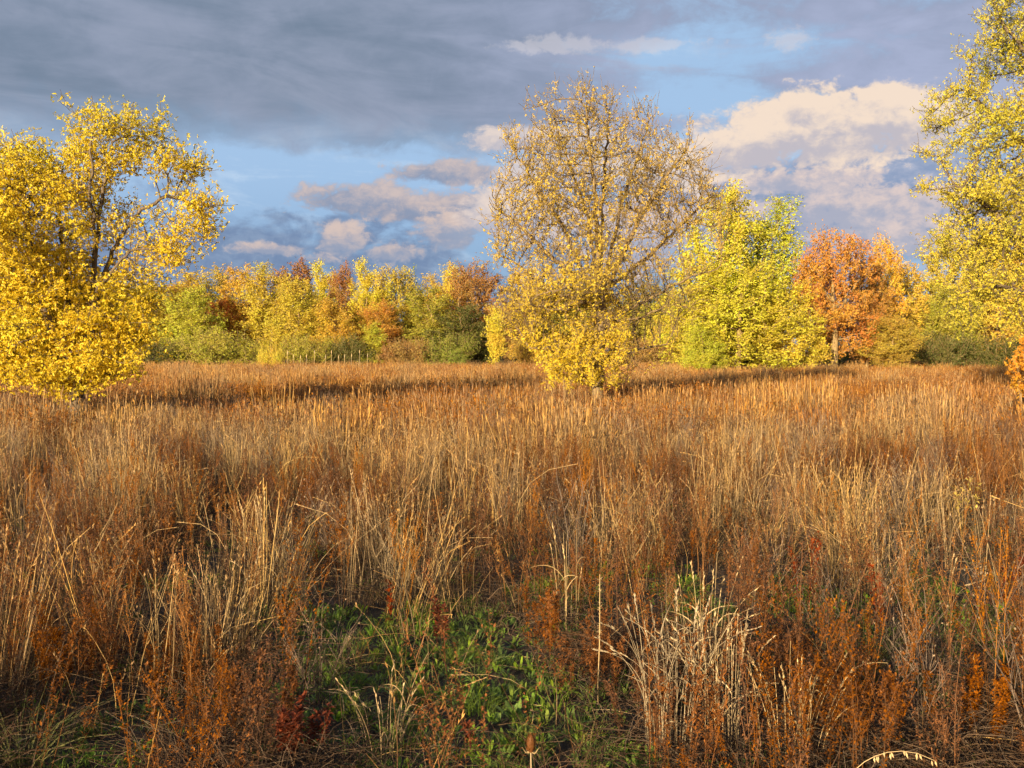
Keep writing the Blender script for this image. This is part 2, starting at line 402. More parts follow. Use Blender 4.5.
def proto_col(name, meshes):
    c = bpy.data.collections.new(name)              # lives outside the scene: only a source for the scatter
    for i, me in enumerate(meshes):
        o = bpy.data.objects.new("%s_%02d" % (name, i), me); c.objects.link(o)
    return c
def mk(fn, count, name, material):
    out = []
    for i in range(count):
        b = Blades(); fn(b); out.append(b.build(name, material))
    return out
def scatter(name, label, protos, pos, rot, scl, tint, cat):
    """one object of uncountable growth: prototypes instanced on a cloud of points"""
    me = bpy.data.meshes.new(name); n = len(pos)
    me.vertices.add(n); me.vertices.foreach_set('co', pos.astype(np.float32).ravel())
    for k, ty, a in (('rot', 'FLOAT_VECTOR', rot), ('scl', 'FLOAT_VECTOR', scl)):
        at = me.attributes.new(k, ty, 'POINT'); at.data.foreach_set('vector', a.astype(np.float32).ravel())
    at = me.attributes.new('tint', 'FLOAT', 'POINT'); at.data.foreach_set('value', tint.astype(np.float32))
    at = me.attributes.new('idx', 'INT', 'POINT'); at.data.foreach_set('value', rs.randint(0, len(protos), n).astype(np.int32))
    o = link(name, me); tag(o, label, cat, None, 'stuff')
    g = bpy.data.node_groups.new(name+'_scatter', 'GeometryNodeTree')
    g.interface.new_socket('Geometry', in_out='INPUT', socket_type='NodeSocketGeometry')
    g.interface.new_socket('Geometry', in_out='OUTPUT', socket_type='NodeSocketGeometry')
    gi = g.nodes.new('NodeGroupInput'); go = g.nodes.new('NodeGroupOutput')
    ci = g.nodes.new('GeometryNodeCollectionInfo'); ci.inputs['Collection'].default_value = proto_col(name+'_kind', protos)
    ci.inputs['Separate Children'].default_value = True; ci.inputs['Reset Children'].default_value = True
    ip = g.nodes.new('GeometryNodeInstanceOnPoints'); ip.inputs['Pick Instance'].default_value = True
    def na(k, ty):
        x = g.nodes.new('GeometryNodeInputNamedAttribute'); x.data_type = ty; x.inputs['Name'].default_value = k; return x.outputs[0]
    g.links.new(gi.outputs[0], ip.inputs['Points']); g.links.new(ci.outputs[0], ip.inputs['Instance'])
    g.links.new(na('idx', 'INT'), ip.inputs['Instance Index'])
    g.links.new(na('rot', 'FLOAT_VECTOR'), ip.inputs['Rotation']); g.links.new(na('scl', 'FLOAT_VECTOR'), ip.inputs['Scale'])
    g.links.new(ip.outputs[0], go.inputs[0])
    md = o.modifiers.new('scatter', 'NODES'); md.node_group = g
    return o

# ------------------------------------------------------------------ smooth random fields for patchiness
class Field:
    def __init__(s, wl, seed, octs=3):
        r = np.random.RandomState(seed); s.w = []
        for o in range(octs):
            for _ in range(7):
                a = r.uniform(0, 2*math.pi); k = 2*math.pi/(wl/1.9**o)*r.uniform(.7, 1.3)
                s.w.append((math.cos(a)*k, math.sin(a)*k, r.uniform(0, 6.28), 1/1.6**o))
    def __call__(s, x, y):
        t = sum(w*np.sin(a*x+b*y+c) for a, b, c, w in s.w)
        return 0.5+0.5*t/math.sqrt(sum(w*w for *_, w in s.w))/1.1
f_rust, f_dens, f_grey = Field(5, 11), Field(2.2, 5), Field(9, 23)
f_band = Field(14, 31); f_clump = Field(1.5, 41, 2); f_hgt = Field(3.4, 43, 2)
def pts_in(y0, y1, dens, margin=1.5, half=0.5):
    """random ground points in the wedge the camera looks into, a step wider than the frame"""
    A = (y1-y0)*(2*margin) + half*(y1*y1-y0*y0)*1.0
    n = int(A*dens)
    y = np.sqrt(rs.uniform(0, 1, n*2)*(y1**2-y0**2)+y0**2) if y0 >= 0 else rs.uniform(y0, y1, n*2)
    w = margin+half*np.maximum(y, 0)
    keep = rs.uniform(0, 1, n*2) < 0.5
    y = y[keep]; w = w[keep]
    x = rs.uniform(-1, 1, len(y))*w
    return x, y
GREEN = [  # ground patches where the tall growth thins out and green herbs show: pixel x, y, half sizes
    (430, 690, 150, 66, 1.0), (330, 645, 75, 32, .9), (500, 735, 150, 50, .9), (560, 600, 45, 18, .9), (450, 620, 60, 20, .7), (585, 745, 80, 26, .9),
    (845, 635, 46, 58, 1.), (980, 625, 58, 50, .95), (700, 610, 34, 30, .8), (800, 520, 24, 10, .6), (730, 650, 26, 24, .6), (90, 745, 70, 26, .8), (820, 690, 60, 18, .5),
    (935, 700, 40, 18, .5), (690, 600, 30, 10, .5), (560, 575, 40, 9, .6)]
def green_amount(x, y):
    g = np.zeros_like(x); yc = np.maximum(y, 4.5); x = x*yc/np.maximum(y, 1.5); y = yc
    for px, py, rx, ry, s in GREEN:
        gx, gy = G(px, py); _, g0 = G(px, py+ry); _, g1 = G(px, py-ry); rxm = rx/F*gy; rym = (g1-g0)/2; gy = (g0+g1)/2
        d = np.sqrt(((x-gx)/rxm)**2+((y-gy)/rym)**2)+0.35*(f_dens(x*3, y*3)-.5)
        g = np.maximum(g, s*np.clip((1.15-d)/0.35, 0, 1))
    return g
def lay(x, y, smin, smax, hscale=None, tilt=0.1, z=0.0):
    n = len(x); pos = np.stack([x, y, np.full(n, z)], 1)
    rot = np.stack([rs.normal(0, tilt, n), rs.normal(0, tilt, n), rs.uniform(0, 6.28, n)], 1)
    s = rs.uniform(smin, smax, n); scl = np.stack([s, s, s*(rs.uniform(.85, 1.15, n) if hscale is None else hscale)], 1)
    return pos, rot, scl
def select(x, y, p):
    k = rs.uniform(0, 1, len(x)) < p; return x[k], y[k]
TRUNKS = []
def build_meadow():
    def rustness(x, y):
        r = (f_rust(x, y)-.5)*1.25+(f_band(x*.35, y)-.5)*.6+.50
        r += 0.24*np.clip((x-1.2-.12*y)/3, 0, 1)*(y < 24)       # the right-hand side is rustier
        r += 0.30*np.exp(-((y-31)/6.)**2)+.15*np.exp(-((y-52)/8.)**2)-.22*np.exp(-((y-21)/4.)**2)                     # a rusty belt across the far field
        r += 0.22*np.clip((7.5-y)/3, 0, 1)+.06
        r -= 0.15*np.exp(-((y-14)/5.)**2)
        return r
    # --- straw grass
    near = mk(lambda b: straw_clump(b, random.randint(20, 32), .15, .5, .86, .0034), 9, 'straw', M_straw)
    x, y = pts_in(3.3, 17, 26, 2.0)
    p = np.clip(1.5-rustness(x, y)*1.6, .05, 1)*(1-green_amount(x, y))*np.clip(.35+f_dens(x, y), .3, 1)*np.clip((f_clump(x, y)-.33)*3.6, .03, 1)
    p *= np.where(y < 7.0, .4, 1)*np.where(y < 4.6, .8, 1)
    x, y = select(x, y, p)
    r = rustness(x, y)
    A = [lay(x, y, .85, 1.15, np.clip(.62+.7*f_hgt(x, y)*.6+.5*(f_clump(x, y)-.3), .6, 1.25)*rs.uniform(.85, 1.12, len(x)), tilt=.13)]
    lodge = np.clip((f_grey(x*1.6, y*1.6)-.58)*5, 0, 1)*(rs.uniform(0, 1, len(x)) < .6)
    A[0][1][:, 0] += lodge*rs.normal(.25, .4, len(x)); A[0][1][:, 1] += lodge*rs.normal(.2, .35, len(x)); A[0][2][:, 2] *= 1-.25*lodge; T = [np.clip((r-.5)*1.5+rs.uniform(-.25, .3, len(x))+.25*(y < 7), 0, 1)]
    x, y = pts_in(-7, 3.3, 6, 7.0, 0)                       # unseen growth behind and beside the camera, made extra tall to shade the foreground
    gap = lambda x, y: ~((np.abs(x*.857-y*.515+3.1) < .8) & (rs.uniform(0, 1, len(x)) < .8))  # strip thinned out so that sun reaches the green clearing
    k = ((np.abs(x) > 1.5+.5*np.maximum(y, 0)) | (y < -1.2)) & gap(x, y); x, y = x[k], y[k]
    A.append(lay(x, y, .85, 1.15, rs.uniform(1.2, 1.9, len(x)))); T.append(rs.uniform(0, .5, len(x)))
    cat = lambda i: np.concatenate([a[i] for a in A])
    scatter('dry_grass', 'pale tan dry grass standing knee high over the near meadow', near, cat(0), cat(1), cat(2), np.concatenate(T), 'grass')
    # --- far field
    far = mk(lambda b: straw_clump(b, 100, .62, .52, .84, .0085, .7, .14, False), 7, 'straw_far', M_straw_far)
    x, y = pts_in(15, 104, 2.6, 6, .62)
    k = rs.uniform(0, 1, len(x)) < np.clip(1.25-rustness(x, y)*.9, .3, 1)*np.clip(1.25-y/160, .4, 1)*np.clip((f_clump(x*.5, y*.5)-.25)*2.8, .15, 1); x, y = x[k], y[k]
    r = rustness(x, y); pos, rot, scl = lay(x, y, .85, 1.2, np.clip(.55+.9*f_hgt(x*.7, y*.7), .65, 1.3)*rs.uniform(.8, 1.12, len(x)), tilt=.07)
    scatter('far_dry_grass', 'sunlit tan dry grass stretching back to the line of trees', far, pos, rot, scl,
            np.clip((r-.36)*1.8+rs.uniform(-.3, .3, len(x)), 0, 1), 'grass')
    # --- rust weeds
    wn = mk(lambda b: weed(b, random.randint(4, 7), .14, .40, .74, .0155, 44, .0035, .25, 8), 8, 'weed', M_rust)
    x, y = pts_in(3.4, 19, 15, 2.0)
    g = green_amount(x, y)
    p = np.clip((rustness(x, y)-.30)*2.1+.35*(y < 8), .06, 1)*np.where(y > 8, .85, 1)*np.clip((f_clump(x+7, y+3)-.2)*3.2, .12, 1)*(1-.97*g)
    x, y = select(x, y, p)
    A = [lay(x, y, .8, 1.25, tilt=.1)]
    x, y = pts_in(-7, 3.3, 6, 7.0, 0); k = ((np.abs(x) > 1.5+.5*np.maximum(y, 0)) | (y < -1.2)) & gap(x, y); A.append(lay(x[k], y[k], .8, 1.2, rs.uniform(1.2, 1.9, k.sum())))  # unseen weeds beside and behind the camera, stretched tall for foreground shade
    pos, rot, scl = cat(0), cat(1), cat(2)
    A2 = (pos, rot, scl)
    scatter('dried_weeds', 'rust brown dead weeds crowded among the near grass', wn, pos, rot, scl, rs.uniform(0, .9, len(pos))**2, 'weeds')
    # golden orange ones of a lighter colour
    wg = mk(lambda b: weed(b, random.randint(2, 4), .09, .5, .8, .0135, 42, .0035, .4, 8, .12), 6, 'gold_weed', M_gold)
    x, y = pts_in(4.6, 24, 4, 2)
    p = np.clip((rustness(x+5, y-3)-.42)*1.9, .03, 1)*(1-green_amount(x, y)); x, y = select(x, y, p)
    pos, rot, scl = lay(x, y, .85, 1.15, tilt=.08)
    scatter('golden_weeds', 'orange gold dead weed spires scattered through the meadow', wg, pos, rot, scl, rs.uniform(0, .6, len(x)), 'weeds')
    def wfar(b):
        for _ in range(26):
            r_ = .6*math.sqrt(U(0, 1)); a = U(0, 6.28); h = U(.4, .74); x0, y0 = r_*math.cos(a), r_*math.sin(a)
            pt = stalk_path(x0, y0, h, U(0, .2), a, 3); cv = U(0, 1); b.ribbon(pt, [.01, .008, .005], cv)
            for q in range(16):
                t = U(.35, 1.03); d = np.array([U(-1, 1), U(-1, 1), U(-.2, 1)])
                b.leaf(np.array([x0, y0, 0])+(pt[-1]-pt[0])*t+np.array([U(-.06, .06), U(-.06, .06), 0]), d, np.array([U(-.3, .3), .2, 1]), U(.03, .055), U(.015, .03), U(0, 1), U(.3, 1))
    wf = mk(wfar, 6, 'weed_far', M_rust_far)
    x, y = pts_in(17, 102, 2.0, 6, .62)
    k = rs.uniform(0, 1, len(x)) < np.clip((rustness(x, y)-.34)*1.8, .05, .95); x, y = x[k], y[k]
    pos, rot, scl = lay(x, y, .85, 1.2, tilt=.05)
    scatter('far_dried_weeds', 'rust red dead weeds in a belt across the far meadow', wf, pos, rot, scl, rs.uniform(0, .8, len(x)), 'weeds')
    # --- thatch low down and grey wisps
    th = mk(lambda b: (thatch(b, 60, .3, .26), grass_tuft(b, 10, .2, .3, .004, 1.0)), 6, 'thatch', M_grey)
    x, y = pts_in(3.0, 22, 8, 2); p = np.where(green_amount(x, y) > .5, .12, 1); x, y = select(x, y, p)
    xa, ya = pts_in(2.6, 6.0, 14, 2); xa, ya = select(xa, ya, np.where(green_amount(xa, ya) > .3, .01, .8)); x = np.concatenate([x, xa]); y = np.concatenate([y, ya])
    pos, rot, scl = lay(x, y, .8, 1.3, tilt=.04)
    scatter('grass_thatch', 'tangled grey brown thatch under the standing grass', th, pos, rot, scl, rs.uniform(0, 1, len(x)), 'thatch')
    fb = mk(lambda b: fine_bush(b, 18, .3, .66), 6, 'wisp', M_wisp)
    x, y = pts_in(4.3, 26, 4.5, 2)
    p = np.clip((f_grey(x, y)-.3)*1.6, .12, 1)*(1-green_amount(x, y))*np.where(y < 8, .45, 1)*np.clip((f_clump(x, y)-.25)*3, .15, 1); x, y = select(x, y, p)
    pos, rot, scl = lay(x, y, .8, 1.3, tilt=.1)
    scatter('wispy_weeds', 'fine grey twiggy dead stems filling the gaps between weeds', fb, pos, rot, scl, rs.uniform(0, .5, len(x)), 'weeds')
    # --- green
    ro = mk(lambda b: rosette(b, random.randint(9, 14), .13, .028), 7, 'herb', M_green)
    x, y = pts_in(3.0, 14, 150, .6); g = green_amount(x, y); g = np.maximum(g, .5*np.clip((f_dens(x*1.7, y*1.7)-.58)*4, 0, 1)); x, y = select(x, y, g*.95+.02)
    pos, rot, scl = lay(x, y, .3, .78, tilt=.15)
    scatter('green_herbs', 'low bright green leafy herbs in the clearing of the foreground', ro, pos, rot, scl, rs.uniform(0, 1, len(x))**2, 'ground cover')
    gt = mk(lambda b: grass_tuft(b, 34, .08, .12, .0036, .8), 5, 'tuft', M_green)
    x, y = pts_in(3.0, 14, 60, .6); g = green_amount(x, y); x, y = select(x, y, np.clip(g*.8+.07, 0, 1))
    pos, rot, scl = lay(x, y, .45, 1.0, tilt=.15)
    scatter('green_grass', 'short green grass shoots between the leafy herbs', gt, pos, rot, scl, rs.uniform(0, 1, len(x)), 'grass')
    # sparse dry stalks and litter inside the clearing
    ls = mk(lambda b: (straw_clump(b, 5, .12, .2, .5, .003, .5, .7), thatch(b, 9, .2, .1)), 6, 'loose_stalk', M_straw)
    x, y = pts_in(3.2, 8, 11, 1); x, y = select(x, y, .5*green_amount(x, y)+.06)
    pos, rot, scl = lay(x, y, .7, 1.2, tilt=.25)
    scatter('loose_stalks', 'thin broken straw stalks poking up through the green clearing', ls, pos, rot, scl, rs.uniform(0, .7, len(x)), 'grass')
build_meadow()

# ------------------------------------------------------------------ ground
def build_ground():
    xs = np.concatenate([[-3000, -800, -300, -120], np.linspace(-60, 60, 121), [120, 300, 800, 3000]])
    ys = np.concatenate([[-3000, -800, -200, -60], np.linspace(-20, 110, 131), [160, 300, 800, 3000]])
    gx, gy = np.meshgrid(xs, ys); fz = Field(1.8, 77)
    z = (fz(gx, gy)-.5)*.05-.02; z[(np.abs(gx) > 61) | (gy > 111) | (gy < -21)] = -.02
    v = np.stack([gx, gy, z], -1).reshape(-1, 3); nx, ny = len(xs), len(ys)
    i, j = np.meshgrid(np.arange(nx-1), np.arange(ny-1)); a = (j*nx+i).ravel()
    f = np.stack([a, a+1, a+nx+1, a+nx], 1)
    m, n = mat('meadow_soil')
    tc = n.new('ShaderNodeTexCoord')
    f1 = n.noise(tc.outputs['Object'], 7, 8, .7); f2 = n.noise(tc.outputs['Object'], .5, 4, .5); f3 = n.noise(tc.outputs['Object'], 60, 6, .7)
    c = n.mix(n.smooth(f1, .35, .65), (0.030, 0.020, 0.013), (0.085, 0.055, 0.034))
    c = n.mix(n.smooth(f2, .45, .65, 0, .5), c, (0.045, 0.045, 0.018))
    c = n.mix(n.smooth(f3, .58, .66, 0, .8), c, (0.17, 0.115, 0.07))
    out = n.new('ShaderNodeOutputMaterial'); d = n.new('ShaderNodeBsdfPrincipled'); n.put(d.inputs['Base Color'], c); d.inputs['Roughness'].default_value = .95
    bp = n.new('ShaderNodeBump'); bp.inputs['Strength'].default_value = .8; bp.inputs['Distance'].default_value = .03
    n.t.links.new(n.add(f1, n.mul(f3, .4)), bp.inputs['Height']); n.t.links.new(bp.outputs[0], d.inputs['Normal']); n.t.links.new(d.outputs[0], out.inputs[0])
    o = link('ground', np_mesh('ground', v, f, 4, {}, m, True)); o['kind'] = 'structure'
build_ground()

# ------------------------------------------------------------------ trees: space colonisation
def grow(att, nodes, parents, step, infl, kill, iters=220, up=0.05, jit=0.12, r=rs):
    pos = [np.array(p, float) for p in nodes]; par = list(parents)
    att = np.array(att); near = np.full(len(att), 1e9); who = np.zeros(len(att), int); nch = {}
    new = list(range(len(pos)))
    for it in range(iters):
        if len(att) == 0 or not new: break
        NP = np.array([pos[i] for i in new])
        for s in range(0, len(NP), 400):
            d = np.linalg.norm(att[:, None]-NP[None, s:s+400], axis=2); k = d.argmin(1); dm = d[np.arange(len(att)), k]
            b = dm < near; near[b] = dm[b]; who[b] = np.array(new)[s+k[b]]
        ok = near > kill; att, near, who = att[ok], near[ok], who[ok]
        act = near < (infl if it > 3 else infl*3)
        if not act.any(): act = near <= near.min()+.01 if len(near) else act
        if not act.any(): break
        P_ = np.array(pos); dirs = unit(att[act]-P_[who[act]]); w = who[act]
        uniq, inv = np.unique(w, return_inverse=True)
        acc = np.zeros((len(uniq), 3)); np.add.at(acc, inv, dirs)
        acc = unit(unit(acc)+np.array([0, 0, up])+r.normal(0, jit, acc.shape))
        new = []
        for u_, d_ in zip(uniq, acc):
            c = nch.get(u_, 0)
            if c >= 3: 
                near[who == u_] = 0; continue
            nch[u_] = c+1; pos.append(pos[u_]+d_*step); par.append(u_); new.append(len(pos)-1)
    return np.array(pos), np.array(par)
def radii(pos, par, tip, root):
    n = len(pos); ch = np.zeros(n, int); np.add.at(ch, par[par >= 0], 1)
    tips = (ch == 0).sum(); e = max(1.6, math.log(max(tips, 3))/math.log(root/tip))
    acc = np.zeros(n); acc[ch == 0] = tip**e
    for i in range(n-1, 0, -1): acc[par[i]] += acc[i]
    return acc**(1/e)*1.0, ch
def smooth_nodes(pos, par, k=2):
    for _ in range(k):
        n = len(pos); cs = np.zeros((n, 3)); cc = np.zeros(n); np.add.at(cs, par[1:], pos[1:]); np.add.at(cc, par[1:], 1)
        m = (cc > 0) & (par >= 0); new = pos.copy()
        new[m] = .5*pos[m]+.25*pos[par[m]]+.25*cs[m]/cc[m][:, None]; pos = new
    return pos
def branch_mesh(name, pos, par, rad, material, sides=5):
    c = np.where(par >= 0)[0]; p = par[c]
    d = unit(pos[c]-pos[p]); pd = d.copy(); hp = par[p] >= 0; pd[hp] = unit(pos[p][hp]-pos[par[p][hp]])
    main = {}
    for i in c:
        q = par[i]
        if q not in main or rad[i] > rad[main[q]]: main[q] = i
    ism = np.array([main[par[i]] == i for i in c])
    d0 = np.where(ism[:, None], unit(pd+d), d); r0 = np.where(ism, rad[p], np.minimum(rad[p], rad[c]*1.15)); r1 = rad[c]
    d1 = d.copy()
    for j, i in enumerate(c):
        if i in main: d1[j] = unit((pos[main[i]]-pos[i])/max(np.linalg.norm(pos[main[i]]-pos[i]), 1e-6)+d[j])
    ref = np.array([.31, .87, .11]); ang = np.arange(sides)/sides*2*math.pi
    def ring(cn, dd, rr):
        a = unit(np.cross(dd, ref)); b = np.cross(dd, a)
        return cn[:, None]+(a[:, None]*np.cos(ang)[None, :, None]+b[:, None]*np.sin(ang)[None, :, None])*rr[:, None, None]
    V = np.concatenate([ring(pos[p], d0, r0), ring(pos[c], d1, r1)], 1).reshape(-1, 3)
    base = np.arange(len(c))*2*sides; F_ = []
    for q in range(sides):
        q2 = (q+1) % sides; F_.append(np.stack([base+q, base+q2, base+sides+q2, base+sides+q], 1))
    return np_mesh(name, V, np.concatenate(F_), 4, {}, material, True)
def leaf_mesh(name, p, L, W, material, kd=None, outd=None, droop=.3, r=rs, clus=5):
    """leaves in little sprays: every spray radiates from one point of a twig"""
    n = len(p)//clus*clus; src = np.repeat(np.arange(0, n, clus), clus)
    p = p[src]+r.normal(0, L*.14, (n, 3)); kd = None if kd is None else kd[src]; outd = None if outd is None else outd[src]
    axis = unit(r.normal(0, 1, (n//clus, 3))+(0 if outd is None else outd[::clus]*1.2)); axis = np.repeat(axis, clus, 0)
    d = unit(r.normal(0, 1, (n, 3)))*1.0; d = d-axis*(d*axis).sum(1, keepdims=True)*.6; ori = axis
    if outd is not None: d += outd*.5
    d[:, 2] -= droop; d = unit(d); u = unit(r.normal(0, .45, (n, 3))+np.array([0, 0, .25])+ori*1.0+(0 if outd is None else outd*.5)); sd = unit(np.cross(d, u)); nn = np.cross(sd, d)
    L = (L*r.uniform(.6, 1.25, n))[:, None]; W = (W*r.uniform(.7, 1.25, n))[:, None]
    V = np.stack([p, p+d*L*.45+sd*W*.5+nn*W*.15, p+d*L-nn*L*.1, p+d*L*.45-sd*W*.5+nn*W*.15], 1).reshape(-1, 3)
    b = np.arange(n)*4
    F_ = np.concatenate([np.stack([b, b+1, b+2], 1), np.stack([b, b+2, b+3], 1)])
    cv = np.repeat(np.clip(r.uniform(0, 1, n)*.6+np.repeat(r.uniform(0, 1, n//clus), clus)*.5-.05, 0, 1), 4); k = np.repeat(np.zeros(n) if kd is None else kd, 4)
    return np_mesh(name, V, F_, 3, {'cv': cv, 'kd': k}, material)
def in_blobs(blobs, n, r=rs):
    """random points in a union of ellipsoids (centre, radii)"""
    vol = np.array([b[1][0]*b[1][1]*b[1][2]*(b[2] if len(b) > 2 else 1) for b in blobs]); k = r.choice(len(blobs), n, p=vol/vol.sum())
    q = unit(r.normal(0, 1, (n, 3)))*(r.uniform(0, 1, n)**(1/2.4))[:, None]
    c = np.array([b[0] for b in blobs])[k]; s = np.array([b[1] for b in blobs])[k]
    return c+q*s
def sprays(pos, par, ch, sel, per, L, r=rs, seg=3, up=.5, spread=.7):
    """fine twigs leaving the chosen nodes; returns node arrays to append and points along the twigs"""
    newp, newpar = [], []; n0 = len(pos)
    for i in sel:
        d0 = unit(pos[i]-pos[par[i]]) if par[i] >= 0 else np.array([0, 0, 1.])
        for _ in range(per):
            d = unit(d0*.7+r.normal(0, spread, 3)+np.array([0, 0, up])); last = i; pp = pos[i]; l = L*r.uniform(.5, 1.2)/seg
            for s in range(seg):
                pp = pp+d*l; newp.append(pp); newpar.append(last); last = n0+len(newp)-1; d = unit(d+r.normal(0, .2, 3)+np.array([0, 0, .12*up]))
    return np.vstack([pos, np.array(newp)]), np.concatenate([par, np.array(newpar, int)])
def trunk_path(polys, step):
    """polylines (lists of points) chained into nodes; every polyline starts at the nearest existing node"""
    nodes, par = [], []
    for pl in polys:
        pl = [np.array(p, float) for p in pl]
        if nodes:
            k = int(np.argmin([np.linalg.norm(pl[0]-q) for q in nodes])); last = k; cur = nodes[k]; seq = pl
        else: nodes.append(pl[0]); par.append(-1); last = 0; cur = pl[0]; seq = pl[1:]
        for q in seq:
            d = np.linalg.norm(q-cur); m = int(max(1, round(d/step)))
            if d < step*.4: continue
            for s in range(1, m+1):
                pp = cur+(q-cur)*s/m+rs.normal(0, step*.07, 3); nodes.append(pp); par.append(last); last = len(nodes)-1
            cur = q
    return nodes, par
def make_tree(name, label, base, polys, blobs, nat, step, infl, kill, tip, root, leafL, leafW, nleaf, lmat, bmat, group=None,
              twig=(2, .3), dens=None, kdf=None, up=.05, scat=.07, droop=.3, cat='tree', sides=5, thin=None, spread=.7, twup=.5):
    base = np.array(base, float)
    nodes, par = trunk_path([[np.array(p)-base for p in pl] for pl in polys], step)
    bl = [(np.array(b[0])-base,)+tuple(b[1:]) for b in blobs]
    att = in_blobs(bl, nat); att = att[att[:, 2] > .35]
    if thin is not None: att = att[rs.uniform(0, 1, len(att)) < thin(att+base)]
    pos, par = grow(att, nodes, par, step, infl, kill, up=up)
    pos = smooth_nodes(pos, par, 2); pos[0] = nodes[0]
    ch = np.zeros(len(pos), int); np.add.at(ch, par[par >= 0], 1)
    rad, _ = radii(pos, par, tip*2, root)
    cand = np.where(rad < tip*5.5)[0]
    if twig[0]: pos, par = sprays(pos, par, ch, cand[rs.uniform(0, 1, len(cand)) < .8], twig[0], twig[1], up=twup, spread=spread)
    rad, ch = radii(pos, par, tip, root)
    fl = rad < tip*4.2; ids = np.where(fl)[0]
    if dens is not None: wgt = dens(pos[ids]+base)
    else: wgt = np.ones(len(ids))
    k = rs.choice(ids, nleaf, p=wgt/wgt.sum())
    t = rs.uniform(0, 1, nleaf)[:, None]; lp = pos[k]*(1-t)+pos[par[k]]*t+rs.normal(0, scat, (nleaf, 3))
    lp[:, 2] = np.maximum(lp[:, 2], .08)
    cen = pos.mean(0); kd = None if kdf is None else np.clip(kdf(lp+base)+rs.normal(0, .2, nleaf), 0, 1)
    root_o = empty(name, base); tag(root_o, label, cat, group)
    link('trunk', branch_mesh('trunk', pos, par, rad, bmat, sides), root_o)
    link('crown', leaf_mesh('crown', lp, leafL, leafW, lmat, kd, unit(lp-cen)*.6, droop), root_o)
    return root_o
def E(px, py, rx, ry, D, dy=0., depth=None, w=1.):
    """an ellipsoid of foliage: as seen in the photograph, at distance D, with its own depth in metres"""
    c = P(px, py, D+dy); return (c, (rx/F*D, depth if depth else min(rx, ry)/F*D*1.2+.4, ry/F*D), w)

# left tree -------------------------------------------------------
D = 20.5
B = np.array([X(76, D), D, 0])
def fuzz(blobs=None, k=7, f=.68, seed=3):
    r = np.random.RandomState(seed); out = []
    for b in blobs:
        c, q, w = b; q = np.array(q); out.append((c, tuple(q*f), w))
        for _ in range(k):
            d = unit(r.normal(0, 1, 3)); sc = r.uniform(.2, .42); out.append((c+d*q*r.uniform(.6, .98), tuple(np.maximum(q*sc, .18)*np.array([1, 1, r.uniform(.7, 1.4)])), w*1.3))
    return out
PL = lambda pts, D: [P(a, b, D+dy) for a, b, dy in pts]
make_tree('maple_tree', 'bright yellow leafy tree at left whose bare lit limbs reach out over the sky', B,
    [[B, B+np.array([0, 0, .5]), *PL([(80, 380, 0), (88, 340, 0), (95, 290, .1), (97, 240, 0), (104, 190, .1), (112, 140, 0)], D)],
     PL([(82, 375, 0), (52, 330, -.4), (32, 270, -.5), (25, 200, -.3), (22, 150, 0)], D),
     PL([(80, 385, 0), (60, 360, .5), (15, 310, .8), (-25, 250, 1.)], D),
     PL([(90, 320, 0), (100, 285, -.3), (112, 268, -.5), (130, 250, -.6), (160, 247, -.6), (178, 258, -.5)], D),
     PL([(95, 290, 0), (108, 262, .3), (122, 232, .3), (142, 208, .4), (168, 196, .5), (196, 205, .5)], D),
     PL([(70, 350, 0), (68, 290, .5), (60, 220, .8), (62, 170, .8)], D),
     PL([(96, 240, 0), (92, 200, -.5), (90, 150, -.6), (95, 120, -.5)], D)],
    fuzz(k=6, f=.86, blobs=[E(60, 285, 84, 40, D, 0, 1.6), E(125, 290, 42, 28, D, 0, 1.1, .8), E(20, 180, 42, 48, D, .3, 1.2), E(28, 228, 52, 92, D, -.4, 1.5), E(-30, 245, 60, 80, D, 0, 1.5), E(112, 145, 46, 44, D, 0, 1.0), E(88, 200, 40, 60, D, .3, 1.1, .6), E(172, 172, 32, 30, D, .3, .8),
     E(192, 222, 26, 26, D, .3, .8), E(172, 262, 30, 11, D, -.6, .6), E(182, 240, 36, 12, D, .2, .6, 1.2), E(150, 140, 20, 18, D, .3, .5), E(50, 340, 84, 48, D, 0, 1.7, 1.2), E(112, 330, 50, 40, D, 0, 1.3, .8),
     E(-30, 350, 70, 50, D, 0, 1.6), E(110, 365, 34, 22, D, -.5, 1), E(140, 235, 42, 45, D, .2, 1., .45), E(50, 376, 60, 20, D, -.6, 1.2), E(205, 205, 18, 10, D, .4, .4)]),
    3600, .13, .75, .19, .0036, .14, .060, .027, 175000, L_left, M_bark, twig=(2, .42), spread=.5, scat=.10, up=.02, sides=6,
    dens=lambda p: np.where((p[:, 0] > X(100, D)) & (p[:, 2] > Z(285, D)) & (p[:, 0] < X(175, D)) & (p[:, 2] < Z(175, D)), .5, 1.)*np.where(p[:, 2] < Z(290, D), 1.3, 1.),
    kdf=lambda p: .55*np.clip((p[:, 2]-3.6)/3.5, 0, 1))

